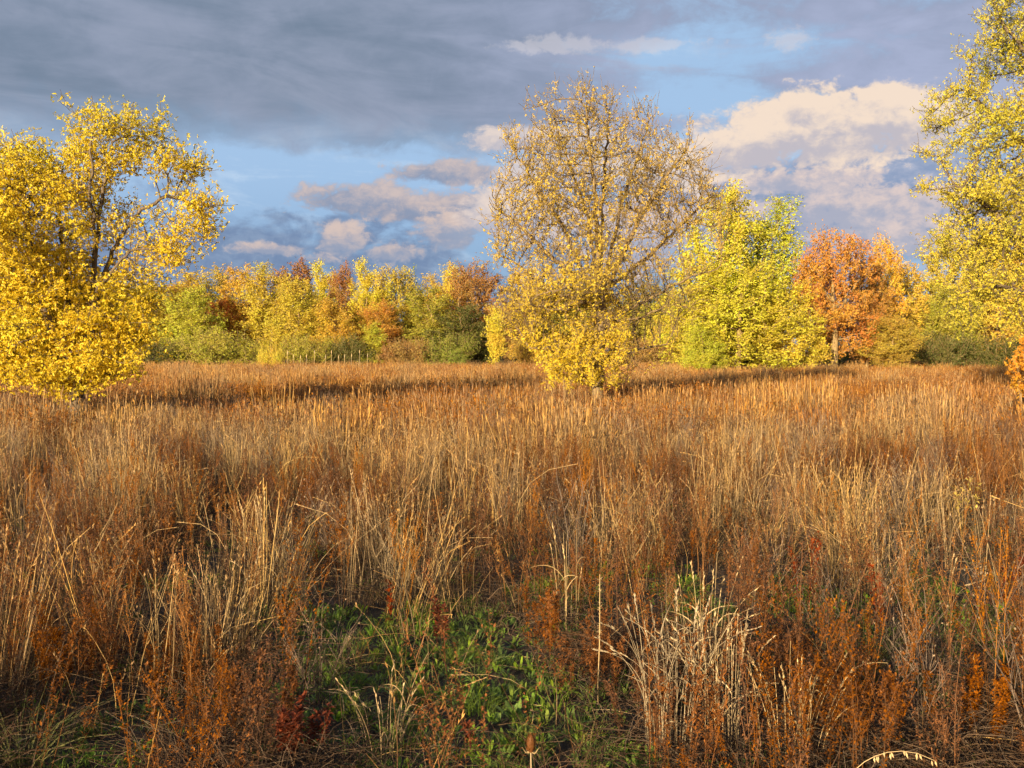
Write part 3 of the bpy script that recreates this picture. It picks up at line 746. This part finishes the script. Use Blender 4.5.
# centre tree -----------------------------------------------------
D = 27.5
B = np.array([X(597, D), D, 0])
fan, tips = [], []
for px, py, mx_, my, dy in [(510, 130, 565, 230, .5), (495, 190, 555, 260, -.6), (585, 92, 595, 190, -.8), (610, 95, 603, 190, .6), (650, 105, 622, 200, 1.2),
                            (690, 130, 640, 215, -.8), (715, 180, 655, 250, .6), (560, 125, 588, 215, 1.8), (500, 240, 560, 295, 1.), (530, 290, 565, 310, -1.2)]:
    fan.append(PL([(600, 300+int(U(-25, 15)), 0), (mx_, my, dy*.5), (px, py+14, dy)], D))
    tips.append(E(px, py+20, 13, 24, D, dy, .6, 1.6))
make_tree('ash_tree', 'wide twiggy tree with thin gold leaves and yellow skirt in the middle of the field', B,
    [[B, *PL([(598, 380, 0), (600, 345, 0), (602, 310, 0), (600, 280, 0), (602, 240, 0)], D)],
     PL([(601, 330, 0), (625, 312, -.4), (655, 296, -.6), (690, 277, -.6), (722, 268, -.5)], D),
     PL([(601, 320, 0), (640, 318, -.5), (668, 305, -1.0)], D), *fan,
     PL([(599, 350, 0), (560, 345, -.5), (530, 350, -.6)], D), PL([(599, 355, 0), (640, 350, .3), (668, 345, .3)], D)],
    fuzz(k=4, f=.92, blobs=[E(590, 374, 52, 20, D, -.4, 1.5, 2.2), E(598, 185, 82, 88, D, 0, 2.3, .9), E(540, 205, 48, 74, D, 0, 1.9), E(665, 195, 52, 66, D, 0, 1.9), E(590, 285, 90, 50, D, 0, 2.4, 1.), E(700, 205, 20, 26, D, 0, .8),
     E(588, 354, 56, 32, D, -.3, 1.8, 1.4), E(560, 300, 58, 40, D, 0, 2.2, .9), E(640, 290, 50, 40, D, 0, 2.0, .9), E(660, 315, 42, 34, D, 0, 1.7, 1.2), E(520, 310, 26, 36, D, 0, 1.2), E(700, 268, 28, 12, D, -.5, .6), E(590, 110, 30, 20, D, 0, .9), E(505, 235, 22, 40, D, 0, 1), E(715, 225, 18, 34, D, 0, 1)]+tips),
    4600, .14, .8, .22, .0042, .15, .050, .024, 98000, L_centre, M_bark3, twig=(2, .55), scat=.05, up=.10, sides=6, spread=.34, twup=.8,
    dens=lambda p: np.where(p[:, 2] < Z(330, D), 2.6, .85)*np.where((p[:, 2] < Z(265, D)) & (p[:, 0] < X(600, D)), 1.4, 1.)*np.where((p[:, 0] > X(622, D)) & (p[:, 2] < Z(270, D)), .3, 1.)*np.where(p[:, 2] > Z(190, D), .8, 1),
    kdf=lambda p: .85*np.clip((p[:, 2]-2.2)/3.0, 0, 1)*.6+.25*(p[:, 0] > X(625, D)))  # right half toned duller: its shade is put into the leaf colour

# right tree ------------------------------------------------------
D = 29.0
B = np.array([X(1108, D), D, 0])
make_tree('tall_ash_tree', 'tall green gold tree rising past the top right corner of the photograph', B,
    [[B, *PL([(1104, 340, 0), (1098, 280, 0), (1090, 200, 0), (1080, 120, 0), (1070, 30, 0), (1062, -60, 0)], D)],
     PL([(1098, 290, 0), (1060, 262, -.5), (1020, 235, -.6), (985, 205, -.4), (955, 185, -.4)], D), PL([(1100, 310, 0), (1050, 300, -.8), (1000, 285, -1), (960, 292, -1)], D),
     PL([(1092, 220, 0), (1040, 160, .3), (1000, 120, .5), (965, 90, .3)], D), PL([(1085, 140, 0), (1040, 70, -.6), (1000, 20, -.8)], D), PL([(1100, 300, 0), (1130, 220, 1), (1150, 120, 1)], D),
     PL([(1088, 180, 0), (1060, 110, 1), (1030, 60, 1.4)], D)],
    fuzz([E(1022, 40, 50, 60, D, 0, 2.), E(985, 125, 56, 52, D, 0, 2.), E(975, 200, 48, 34, D, 0, 1.7), E(1000, 240, 70, 34, D, -.5, 2), E(1060, 150, 90, 150, D, 0, 3, .7), E(1150, 120, 90, 170, D, .5, 3, .4),
     E(985, 290, 52, 26, D, -1, 1.5), E(1015, 320, 34, 24, D, -1, 1.3), E(962, 318, 20, 20, D, -1, .9), E(1000, 60, 50, 40, D, .8, 1.6, .8), E(950, 95, 20, 26, D, .3, .8), E(1050, -50, 60, 50, D, 0, 2, .5), E(935, 190, 20, 16, D, 0, .8)]),
    4200, .15, .9, .27, .0045, .24, .058, .027, 215000, L_right, M_bark, twig=(2, .5), spread=.42, scat=.08, sides=6, up=.04,
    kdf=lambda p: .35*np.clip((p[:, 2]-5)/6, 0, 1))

# shrub at the right edge
D = 19.5
B = np.array([X(1040, D), D, 0])
make_tree('field_shrub', 'small orange yellow shrub at the right edge of the field', B,
    [[B, B+np.array([0, 0, .5]), B+np.array([-.1, 0, 1.2])], [B, B+np.array([-.2, .1, .4]), B+np.array([-.35, .1, 1.1])], [B, B+np.array([.3, 0, 1.])]],
    [E(1036, 370, 28, 32, D, 0, .6), E(1060, 350, 30, 40, D, 0, .7)],
    400, .08, .5, .12, .003, .03, .07, .035, 5200,
    leaf_mat('leaf_shrub_orange', (0.60, 0.24, 0.025), (0.80, 0.42, 0.05), (0.65, 0.5, 0.05), .3), M_bark2, twig=(2, .14), scat=.04, cat='shrub')

# ------------------------------------------------------------------ woodland trees: a handful of shapes, each placed and coloured one by one
def lumps(H, W, n, low=.12, top=1., cone=0., r=None):
    bl = [(np.array([0, 0, H*(low+top)/2]), (W*.72, W*.72, H*(top-low)/2*.92), 1.)]
    for _ in range(n):
        t = r.uniform(.05, .95); a = r.uniform(0, 6.28); z = H*(low+(top-low)*t)
        prof = math.sin(math.pi*min(1, .16+t*.80))**.6 if cone == 0 else (1-t)**cone
        rr = W*prof*.72; s = W*r.uniform(.18, .34)*(1 if cone == 0 else max(.35, 1-t))
        bl.append((np.array([math.cos(a)*rr, math.sin(a)*rr, min(z, H-s*1.1)]), (s, s, s*r.uniform(1.0, 1.7) if H > 5 else s), 1.8))
    return bl
def wood_variant(seed, H, W, low, cone, nleaf, leaf, trunkr, nl=20, trunkfrac=.5, multi=1, nat=900):
    r = np.random.RandomState(seed); polys = []
    for k in range(multi):
        a = r.uniform(0, 6.28); o = .15*W*(k > 0)
        polys.append([(math.cos(a)*o, math.sin(a)*o, 0), (math.cos(a)*o*2+r.normal(0, .1), math.sin(a)*o*2, H*trunkfrac*.5), (math.cos(a)*o*3.2, math.sin(a)*o*3.2, H*trunkfrac)])
    nodes, par = trunk_path(polys, .32)
    bl = lumps(H, W, nl, low, 1., cone, r); att = in_blobs(bl, nat, r); att = att[att[:, 2] > H*.04+.1]
    pos, par = grow(att, nodes, par, .3, 1.8, .42, iters=90, up=.06, r=r)
    ch = np.zeros(len(pos), int); np.add.at(ch, par[par >= 0], 1)
    pos = smooth_nodes(pos, par, 1)
    rad, _ = radii(pos, par, .012, trunkr); cand = np.where(rad < .04)[0]
    pos, par = sprays(pos, par, ch, cand, 1, .75, r=r, seg=2, up=.8, spread=.4)
    rad, ch = radii(pos, par, .009, trunkr)
    ids = np.where(rad < .035)[0]; k = r.choice(ids, nleaf); t = r.uniform(0, 1, nleaf)[:, None]
    lp = pos[k]*(1-t)+pos[par[k]]*t+r.normal(0, .14, (nleaf, 3)); lp[:, 2] = np.maximum(lp[:, 2], .1)
    top = lp[:, 2].max()
    tm = branch_mesh('trunk', pos, par, rad, M_bark2, 5); cm = leaf_mesh('crown', lp, leaf, leaf*.62, L_wood, None, unit(lp-lp.mean(0))*.6, .2, r, 3)
    return tm, cm, np.percentile(lp[:, 2], 99.6), np.percentile(np.abs(lp[:, 0]), 97)
VAR = {
 'dome': [wood_variant(101+i, 9, 2.9, .05, 0, 28000, .125, .16) for i in range(3)],
 'tall': [wood_variant(201+i, 10, 2.3, .06, 0, 26000, .12, .15, 24) for i in range(3)],
 'cone': [wood_variant(301+i, 6, 1.1, .04, .7, 11000, .10, .08, 8, .8, nat=450) for i in range(2)],
 'bush': [wood_variant(401+i, 3.4, 3.4, .02, 0, 17000, .105, .07, 12, .5, 5) for i in range(2)],
 'oak':  [wood_variant(501+i, 9, 3.4, .21, 0, 28000, .12, .26, 24, .45) for i in range(2)],
}
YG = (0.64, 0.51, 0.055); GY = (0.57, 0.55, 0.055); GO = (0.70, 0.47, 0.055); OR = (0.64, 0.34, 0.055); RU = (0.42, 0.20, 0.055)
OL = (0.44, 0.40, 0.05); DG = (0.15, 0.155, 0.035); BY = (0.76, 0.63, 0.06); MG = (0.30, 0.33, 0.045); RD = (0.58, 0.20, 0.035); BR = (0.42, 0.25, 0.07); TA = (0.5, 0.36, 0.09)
GB = 'trees of the wood beyond the field'; GS = 'shrubs along the edge of the wood'
WOOD = [  # kind name, variant, px, top, halfwidth, distance, colour, label
 ('wood_tree', 'tall', 175, 274, 30, 104, GO, 'golden green tree rising behind the round light green tree at the left of the wood'),
 ('wood_tree', 'tall', 212, 270, 26, 108, YG, 'yellow green tree at the back between the round green tree and the golden ones'),
 ('wood_tree', 'dome', 192, 287, 32, 95, GY, 'rounded light green tree standing above the long olive bush'),
 ('wood_tree', 'dome', 222, 300, 16, 99, RD, 'small red orange tree peeping out beside the round light green tree'),
 ('wood_tree', 'tall', 244, 268, 24, 101, GO, 'golden tree just right of the small red orange tree'),
 ('wood_tree', 'tall', 272, 264, 24, 98, YG, 'tall yellow green tree rising behind the little bright yellow shrub'),
 ('wood_tree', 'tall', 292, 262, 24, 106, RU, 'russet crowned tree with bare reddish twigs on the skyline of the wood'),
 ('wood_tree', 'tall', 300, 280, 26, 94, YG, 'broad yellow green tree in front of the russet crown'),
 ('wood_tree', 'tall', 322, 264, 18, 102, BY, 'pale yellow tree between the russet crown and the dark brown tree'),
 ('wood_tree', 'tall', 341, 265, 13, 98, RU, 'narrow dark brown red tree beside the bright twin yellow trees'),
 ('wood_tree', 'tall', 334, 300, 20, 92, GO, 'lower golden tree below the narrow dark brown tree'),
 ('wood_tree', 'tall', 366, 262, 18, 98, BY, 'bright lemon yellow tree, left and taller one of the twin trees'),
 ('wood_tree', 'dome', 393, 268, 20, 99, YG, 'yellow tree, right one of the twin trees beside the little green spire'),
 ('wood_tree', 'cone', 411, 271, 8, 101, MG, 'slim fresh green spire poking over the roof of the wood'),
 ('wood_tree', 'tall', 378, 302, 20, 95, OR, 'orange tree under the twin yellow trees'),
 ('wood_tree', 'cone', 372, 322, 11, 90, GY, 'small green pointed tree at the foot of the orange tree'),
 ('wood_tree', 'tall', 432, 286, 26, 94, OL, 'olive green tree right of the orange tree'),
 ('wood_tree', 'tall', 440, 276, 18, 101, GO, 'gold topped tree rising behind the olive green tree'),
 ('wood_tree', 'tall', 458, 265, 18, 100, BY, 'pale yellow tree touching the left side of the big rust brown tree'),
 ('wood_tree', 'oak', 482, 265, 32, 97, RU, 'big rust brown tree next to the twiggy tree in the middle'),
 ('wood_tree', 'dome', 464, 305, 32, 92, DG, 'dark green tree under the big rust brown tree'),
 ('wood_tree', 'cone', 495, 303, 9, 80, BY, 'small slender bright yellow tree standing forward of the wood'),
 ('wood_tree', 'tall', 528, 268, 22, 99, GO, 'yellow tree half hidden by the left twigs of the middle tree'),
 ('wood_tree', 'tall', 512, 300, 20, 94, BR, 'brown leaved tree right of the slender yellow tree'),
 ('wood_tree', 'dome', 560, 288, 30, 100, OL, 'olive tree seen through the left half of the middle tree'),
 ('wood_tree', 'dome', 603, 290, 30, 101, GO, 'golden tree right behind the trunk of the middle tree'),
 ('wood_tree', 'tall', 648, 285, 28, 99, OL, 'olive green tree seen through the right half of the middle tree'),
 ('wood_tree', 'dome', 672, 300, 24, 90, BY, 'yellow tree behind the long bare limb of the middle tree'),
 ('wood_tree', 'tall', 716, 191, 38, 70, (0.66, 0.60, 0.05), 'tallest lime green tree, left summit of the pair right of the middle tree'),
 ('wood_tree', 'tall', 760, 202, 36, 72, (0.58, 0.58, 0.05), 'second tall lime green tree, right summit of the pair beside the orange tree'),
 ('wood_tree', 'dome', 690, 286, 32, 68, (0.66, 0.58, 0.05), 'spreading yellow green tree low at the left foot of the lime pair'),
 ('wood_tree', 'dome', 738, 262, 40, 66, (0.66, 0.59, 0.05), 'full yellow green tree in front of the two lime summits'),
 ('wood_tree', 'dome', 788, 284, 30, 68, BY, 'bright yellow tree between the lime pair and the orange tree'),
 ('wood_tree', 'oak', 834, 233, 35, 70, (0.62, 0.28, 0.045), 'vivid orange tree with a short sunlit trunk'),
 ('wood_tree', 'oak', 818, 262, 24, 72, (0.78, 0.40, 0.05), 'orange tree whose pale trunk stands just left of the vivid orange tree'),
 ('wood_tree', 'tall', 884, 238, 18, 76, (0.80, 0.50, 0.05), 'amber tree rising at the right shoulder of the vivid orange tree'),
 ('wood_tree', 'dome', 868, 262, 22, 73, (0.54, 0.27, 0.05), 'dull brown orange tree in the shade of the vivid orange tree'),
 ('wood_tree', 'dome', 905, 262, 24, 80, GO, 'golden tree between the amber tree and the broad green gold tree'),
 ('wood_tree', 'dome', 946, 234, 36, 82, YG, 'broad green gold tree behind the low branches of the tall right tree'),
 ('wood_tree', 'dome', 948, 285, 24, 78, OL, 'dark olive tree below the broad green gold tree'),
 ('wood_tree', 'dome', 1000, 236, 36, 88, GO, 'golden tree hidden behind the tall right tree'),
 ('wood_tree', 'dome', 1050, 240, 42, 90, YG, 'yellow green tree just beyond the right edge behind the tall tree'),
 ('wood_tree', 'dome', 1120, 245, 46, 88, GO, 'golden tree standing outside the right edge of the view'),
 ('wood_tree', 'dome', 130, 282, 36, 100, YG, 'yellow green tree right behind the crown of the left tree'),
 ('wood_tree', 'dome', 80, 276, 36, 98, GO, 'golden tree behind the trunk of the left tree'),
 ('wood_tree', 'dome', 25, 272, 38, 98, OL, 'olive tree behind the left part of the yellow tree'),
 ('wood_tree', 'dome', -40, 270, 42, 98, GO, 'golden tree standing outside the left edge of the view'),
 ('wood_shrub', 'bush', 222, 329, 48, 88, OL, 'long low olive green bush at the left end of the wood'),
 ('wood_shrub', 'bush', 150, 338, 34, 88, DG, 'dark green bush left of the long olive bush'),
 ('wood_shrub', 'bush', 274, 343, 13, 84, BY, 'little bright yellow shrub right of the long olive bush'),
 ('wood_shrub', 'bush', 305, 335, 26, 90, OL, 'dull olive bush under the broad yellow green tree'),
 ('wood_shrub', 'bush', 345, 335, 24, 90, DG, 'dark green bush left of the small green pointed tree'),
 ('wood_shrub', 'bush', 408, 338, 24, 88, BR, 'brown bush right of the small green pointed tree'),
 ('wood_shrub', 'bush', 448, 334, 28, 88, MG, 'green bush in front of the dark green tree'),
 ('wood_shrub', 'bush', 530, 340, 20, 86, GO, 'golden bush at the left foot of the middle tree'),
 ('wood_shrub', 'bush', 560, 340, 30, 90, BR, 'brown bush behind the left skirt of the middle tree'),
 ('wood_shrub', 'bush', 640, 338, 34, 88, BR, 'brown bush behind the right skirt of the middle tree'),
 ('wood_shrub', 'dome', 704, 322, 20, 64, (0.60, 0.60, 0.05), 'bright lime bush at the foot of the yellow green trees'),
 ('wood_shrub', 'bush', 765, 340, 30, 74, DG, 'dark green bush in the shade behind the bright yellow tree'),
 ('wood_shrub', 'bush', 822, 347, 26, 84, MG, 'green bush showing between the two orange tree trunks'),
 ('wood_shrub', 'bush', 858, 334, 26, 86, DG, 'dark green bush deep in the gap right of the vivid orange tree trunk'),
 ('wood_shrub', 'dome', 890, 318, 24, 70, (0.58, 0.42, 0.06), 'round golden bush right of the sunlit orange tree trunk'),
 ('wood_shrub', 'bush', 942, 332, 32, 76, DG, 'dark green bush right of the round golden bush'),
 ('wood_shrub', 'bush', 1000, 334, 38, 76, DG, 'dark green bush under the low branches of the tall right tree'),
 ('wood_shrub', 'bush', 1070, 330, 40, 76, OL, 'olive bush beyond the right edge under the tall tree'),
 ('wood_shrub', 'bush', 60, 336, 40, 86, OL, 'olive bush seen beneath the branches of the left tree'),
 ('wood_shrub', 'bush', -20, 336, 44, 86, DG, 'dark bush at the far left behind the yellow tree'),
]
cnt = {}
for i, (nm, var, px, top, hw, d, colr, lab) in enumerate(WOOD):
    vs = VAR[var]; k = cnt.get(var, 0); cnt[var] = k+1
    tm, cm, H0, W0 = vs[k % len(vs)]
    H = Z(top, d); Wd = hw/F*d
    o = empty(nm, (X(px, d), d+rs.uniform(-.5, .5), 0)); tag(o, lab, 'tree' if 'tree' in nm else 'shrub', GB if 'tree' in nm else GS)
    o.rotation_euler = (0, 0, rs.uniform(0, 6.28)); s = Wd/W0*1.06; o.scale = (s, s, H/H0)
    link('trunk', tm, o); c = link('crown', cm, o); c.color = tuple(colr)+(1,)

# deeper wood: one mass seen only through the gaps
def back_wood():
    r = np.random.RandomState(5); n = 90
    x = r.uniform(-75, 85, n); y = r.uniform(112, 132, n)
    meshes = []
    for i, v in enumerate(VAR['dome']+VAR['tall']):
        me = v[1].copy(); me.materials.clear()
        m = leaf_mat('leaf_deep_wood', (0.22, 0.19, 0.04), (0.34, 0.28, 0.05), (0.12, 0.14, 0.035), .4); me.materials.append(m); meshes.append(me)
    pos = np.stack([x, y, np.zeros(n)], 1); rot = np.stack([np.zeros(n), np.zeros(n), r.uniform(0, 6.28, n)], 1)
    s = r.uniform(.75, .95, n); scatter('deep_wood', 'deeper part of the wood glimpsed through gaps between the front trees', meshes, pos, rot, np.stack([s*1.3, s*1.3, s*.93], 1), np.zeros(n), 'wood')
back_wood()

# ------------------------------------------------------------------ foreground plants one could point at
def part(parent, name, fn, m):
    b = Blades(); fn(b); return link(name, b.build(name, m), parent)
def plant(name, label, px, py, cat, d=None, group=None):
    gx, gy = G(px, py) if d is None else (X(px, d), d)
    o = empty(name, (gx, gy, 0)); tag(o, label, cat, group); return o
# teasel
t = plant('teasel', 'single teasel with a small brown egg shaped seed head near the bottom edge', 531, 0, 'teasel', 3.0)
zt = Z(752, 3.0)
part(t, 'stalk', lambda b: b.tube([(0, 0, 0), (.006, 0, zt*.5), (0, .003, zt)], [.006, .005, .0042], .6, 0, 6), M_pale)
def teasel_head(b):
    zz = np.linspace(0, 1, 9); b.tube([(0, 0, zt+q*.052) for q in zz], np.sin(np.clip(zz*.93+.07, 0, 1)*math.pi)**.55*.023+.001, .4, .3, 10)
    for _ in range(260):
        q = U(.04, .98); a = U(0, 6.28); rr = (math.sin((q*.93+.07)*math.pi)**.55*.023+.001)/2
        b.leaf((math.cos(a)*rr, math.sin(a)*rr, zt+q*.052), (math.cos(a), math.sin(a), .8), np.array([0, 0, 1.]), U(.005, .008), .0018, U(0, 1), U(.3, 1))
hd = part(t, 'seed_head', teasel_head, M_rust)
part(hd, 'bract', lambda b: [b.ribbon([(0, 0, zt), (math.cos(a)*.014, math.sin(a)*.014, zt-.002), (math.cos(a)*.024, math.sin(a)*.024, zt+.014)], [.003, .002, .001], .5) for a in np.arange(0, 6.28, .8)], M_pale)
# pale straw clumps
def pale(b, n, rad, hmin, hmax, lean, droop=.25, w=.0046):
    for _ in range(n):
        r_ = rad*math.sqrt(U(0, 1)); a = U(0, 6.28); h = U(hmin, hmax)
        cur = U(.15, .42) if U(0, 1) < droop else U(0, .05)
        pt = stalk_path(r_*math.cos(a), r_*math.sin(a), h, U(.0, lean)*U(.3, 1), a+U(-.9, .9), 12, cur, .006)
        ww = w*U(.6, 1.2); b.tube(pt, np.linspace(ww*.8, ww*.4, 12), U(.2, 1), 0, 4)
        if U(0, 1) < .6:
            d = unit(pt[-1]-pt[-2])
            for q in range(12):
                b.leaf(pt[-1]-d*U(0, .1), d+np.array([U(-.3, .3), U(-.3, .3), U(-.1, .3)]), np.array([U(-1, 1), U(-1, 1), .2]), U(.015, .03), .005, U(.4, 1), .5)
        if U(0, 1) < .5:
            k = random.randint(3, 8); a2 = U(0, 6.28); L = U(.1, .24)
            tt = np.linspace(0, 1, 7)[:, None]; b.ribbon(pt[k]+tt*np.array([[math.cos(a2)*L*.5, math.sin(a2)*L*.5, L*1.1]])+tt**2.2*np.array([[math.cos(a2)*L*.4, math.sin(a2)*L*.4, -L*U(.2, .9)]]), np.array([.003, .005, .005, .0045, .0035, .002, .001]), U(.1, .8))
GP = 'bleached straw clumps in the foreground'
for px, py, n, rad, h0, h1, ln, lab in [
    (672, 752, 38, .11, .45, .74, .32, 'tall bleached straw clump with arching tops, biggest pale clump right of the clearing'),
    (728, 758, 36, .10, .40, .66, .16, 'dense upright bleached straw clump just right of the biggest pale clump'),
    (705, 700, 20, .10, .45, .72, .2, 'thin bleached straw clump standing behind the two big pale clumps'),
    (790, 764, 26, .13, .30, .55, .5, 'splayed bleached straw clump leaning right at the lower right'),
    (568, 630, 9, .07, .4, .66, .22, 'slim pale straw tuft at the upper right edge of the green clearing'),
    (232, 672, 9, .10, .4, .68, .35, 'pale broken straw stems at lower left with one bent over'),
    (380, 752, 16, .16, .2, .42, .8, 'low sprawling straw tuft at the bottom left of the green clearing'),
    (262, 610, 16, .13, .5, .82, .25, 'pale fanned stems standing tall at the left, above the clearing'),
    (925, 640, 8, .14, .4, .7, .3, 'few tall pale stems in the rusty weeds at right')]:
    o = plant('straw_clump', lab, px, py, 'straw clump', None, GP)
    part(o, 'stems', lambda b: pale(b, n, rad, h0, h1, ln, .3 if h1 > .6 else .15), M_pale)
# fluffy stem
o = plant('fluffy_weed', 'single pale fluffy seed stem left of the biggest straw clump', 598, 705, 'weed')
def fluff(b):
    pt = stalk_path(0, 0, .62, .05, 1., 7); b.tube(pt, np.linspace(.006, .003, 7), .8)
    for _ in range(170):
        t0 = U(.25, 1)*5.99; i0 = int(t0); p = pt[i0]+(pt[i0+1]-pt[i0])*(t0-i0)
        if math.sin(t0*6) < -.3: continue
        a = U(0, 6.28); b.leaf(p, (math.cos(a), math.sin(a), U(-.5, .6)), np.array([0, 0, 1.]), U(.01, .024), .006, U(.6, 1), .3)
part(o, 'stems', fluff, M_pale)
# red docks
GR = 'red dock plants in the meadow'
for px, py, h, n, lab in [
    (440, 655, .38, 3, 'dark red dock plant at the back edge of the green clearing, under the brown weeds'),
    (385, 640, .34, 1, 'single dull red dock stem left of the centre at the back of the clearing'),
    (806, 625, .62, 3, 'tall deep red dock spikes right of centre above the right hand green patch'),
    (1006, 622, .45, 3, 'red dock plant against the right edge of the photograph'),
    (300, 762, .24, 8, 'bright red orange spreading dock leaves at the bottom left'),
    (885, 640, .5, 2, 'slim red brown dock spike left of the right hand pale stems'),
    (480, 752, .16, 1, 'tiny orange red dock sprout left of the teasel')]:
    o = plant('dock_plant', lab, px, py, 'dock plant', None, GR)
    part(o, 'stems', lambda b: weed(b, n, .05 if n < 8 else .1, h*.75, h, .034, 42, .005, .3, 3, .05 if n < 8 else .5), M_red)
# brown leafy weeds of the middle foreground
GW = 'leafy rust weeds in the foreground'
for px, py, h, n, ga, lab in [
    (548, 655, .42, 5, .3, 'dark brown leafy weed clump at the right back corner of the green clearing'),
    (588, 696, .44, 6, .3, 'curly leaved orange brown weed clump between the clearing and the straw'),
    (655, 745, .32, 7, .3, 'low dark rust weed clump at the foot of the biggest straw clump'),
    (185, 700, .45, 7, .3, 'bushy rust weed clump at lower left with seed pods'),
    (255, 735, .40, 6, .3, 'dark rust weed clump just left of the green clearing'),
    (770, 700, .45, 6, .3, 'golden brown curled weed clump behind the splayed straw'),
    (60, 690, .5, 6, .3, 'dull brown weed clump near the lower left corner'),
    (965, 740, .36, 6, .3, 'dim brown weed clump in the lower right corner'),
    (870, 735, .34, 5, .3, 'low tangled brown weed clump beside the olive tuft')]:
    o = plant('rust_weed', lab, px, py, 'weed', None, GW)
    part(o, 'stems', lambda b: weed(b, n+3, .16, h*.6, h, .0185, 80, .004, .1, 10, .14), M_rust)
# olive tufts
for px, py, lab in [(22, 775, 'olive green grass tuft in the bottom left corner'), (862, 680, 'olive green grass tuft among dead weeds at lower right')]:
    o = plant('grass_tuft', lab, px, py, 'grass tuft', None, 'olive grass tufts')
    part(o, 'blades', lambda b: grass_tuft(b, 90, .09, .38, .0042, .8), M_olive)
# arching oat head
o = plant('oat_stalk', 'long arching pale oat stalk with hanging seeds at the bottom right', 838, 0, 'oat stalk', 3.7)
def oat(b):
    s = np.linspace(0, 1, 12); H = Z(746, 3.7)
    pt = np.stack([s**2*.34, 0*s, H*(1-(1-s)**2.2)-.05*s**8], 1); b.tube(pt, np.linspace(.004, .002, 12), .9)
    for k in range(14):
        q = pt[7+k//3]+np.array([U(-.01, .02), U(-.01, .01), 0]); b.leaf(q, (U(0, .5), U(-.2, .2), -1), np.array([0, 1., 0]), U(.018, .03), .007, U(.5, 1), .3)
part(o, 'stems', oat, M_pale)
# yellow sapling and pale branching dead stems
o = plant('yellow_sprig', 'small bright yellow leafed sprig among rusty weeds at right', 968, 560, 'sprig')
part(o, 'stems', lambda b: weed(b, 3, .06, .6, .78, .034, 20, .005, .6, 3, .08), grass_mat('yellow_sprig', (.5, .3, .05), (.7, .5, .06), (.6, .4, .05), (.85, .62, .05)))
GD = 'tall branching dead stems'
for px, py, h, lab in [(248, 590, .95, 'tall pale branching dead stem with tiny pods at left'), (105, 660, .85, 'leaning pale branching dead stem at far left'),
                       (410, 640, .8, 'straight thin branching dead stem above the clearing'), (862, 600, .85, 'tall branching dead stem in front of the rust weeds at right'),
                       (640, 610, .85, 'thin branching dead stem behind the biggest straw clump')]:
    o = plant('dead_stem', lab, px, py, 'dead stem', None, GD)
    def ds(b):
        for _ in range(5):
            a = U(0, 6.28); pt = stalk_path(U(-.05, .05), U(-.05, .05), h*U(.7, 1), U(.05, .35), a, 8, 0, .03); b.tube(pt, np.linspace(.006, .0025, 8), U(.2, .9))
            for q in range(12):
                i = random.randint(3, 7); ba = U(0, 6.28); L = U(.06, .2); p = pt[i]
                e = p+np.array([math.cos(ba)*L*.6, math.sin(ba)*L*.6, L]); b.ribbon([p, (p+e)/2+np.array([0, 0, -.01]), e], [.003, .0025, .0015], .6)
                for z_ in range(4): b.leaf(e, (U(-1, 1), U(-1, 1), U(0, 1)), np.array([.1, .2, 1.]), .013, .009, U(0, 1), .8)
    part(o, 'stems', ds, M_straw)
# pale reed stems before the wood
for k, px in enumerate([287, 293, 300, 306, 314, 325, 331, 338, 344, 351, 359, 367]):
    d = 80+rs.uniform(-2, 2); h = Z(356+rs.uniform(-3, 3), d)
    o = empty('reed_stem', (X(px, d), d, 0)); tag(o, 'pale dead reed stem standing in the row before the wood', 'reed', 'pale reed stems before the wood')
    part(o, 'stem', lambda b: b.tube([(0, 0, 0), (.02, 0, h*.5), (.04, 0, h)], [.04, .035, .02], .8, 0, 5), M_pale)
    part(o, 'seed_head', lambda b: b.tube([(.04, 0, h-.02), (.045, 0, h+.12), (.05, 0, h+.26)], [.03, .06, .02], .8, 1, 6), M_pale)

# ------------------------------------------------------------------ output
vs = scene.view_settings; vs.view_transform = 'Standard'; vs.look = 'None'; vs.exposure = 1.2; vs.gamma = 1.0
scene.render.engine = 'CYCLES'; cy = scene.cycles
cy.sample_clamp_indirect = 4; cy.max_bounces = 4; cy.diffuse_bounces = 3; cy.glossy_bounces = 1; cy.transmission_bounces = 2; cy.use_denoising = True
cy.use_adaptive_sampling = True; cy.adaptive_threshold = 0.03; cy.adaptive_min_samples = 24
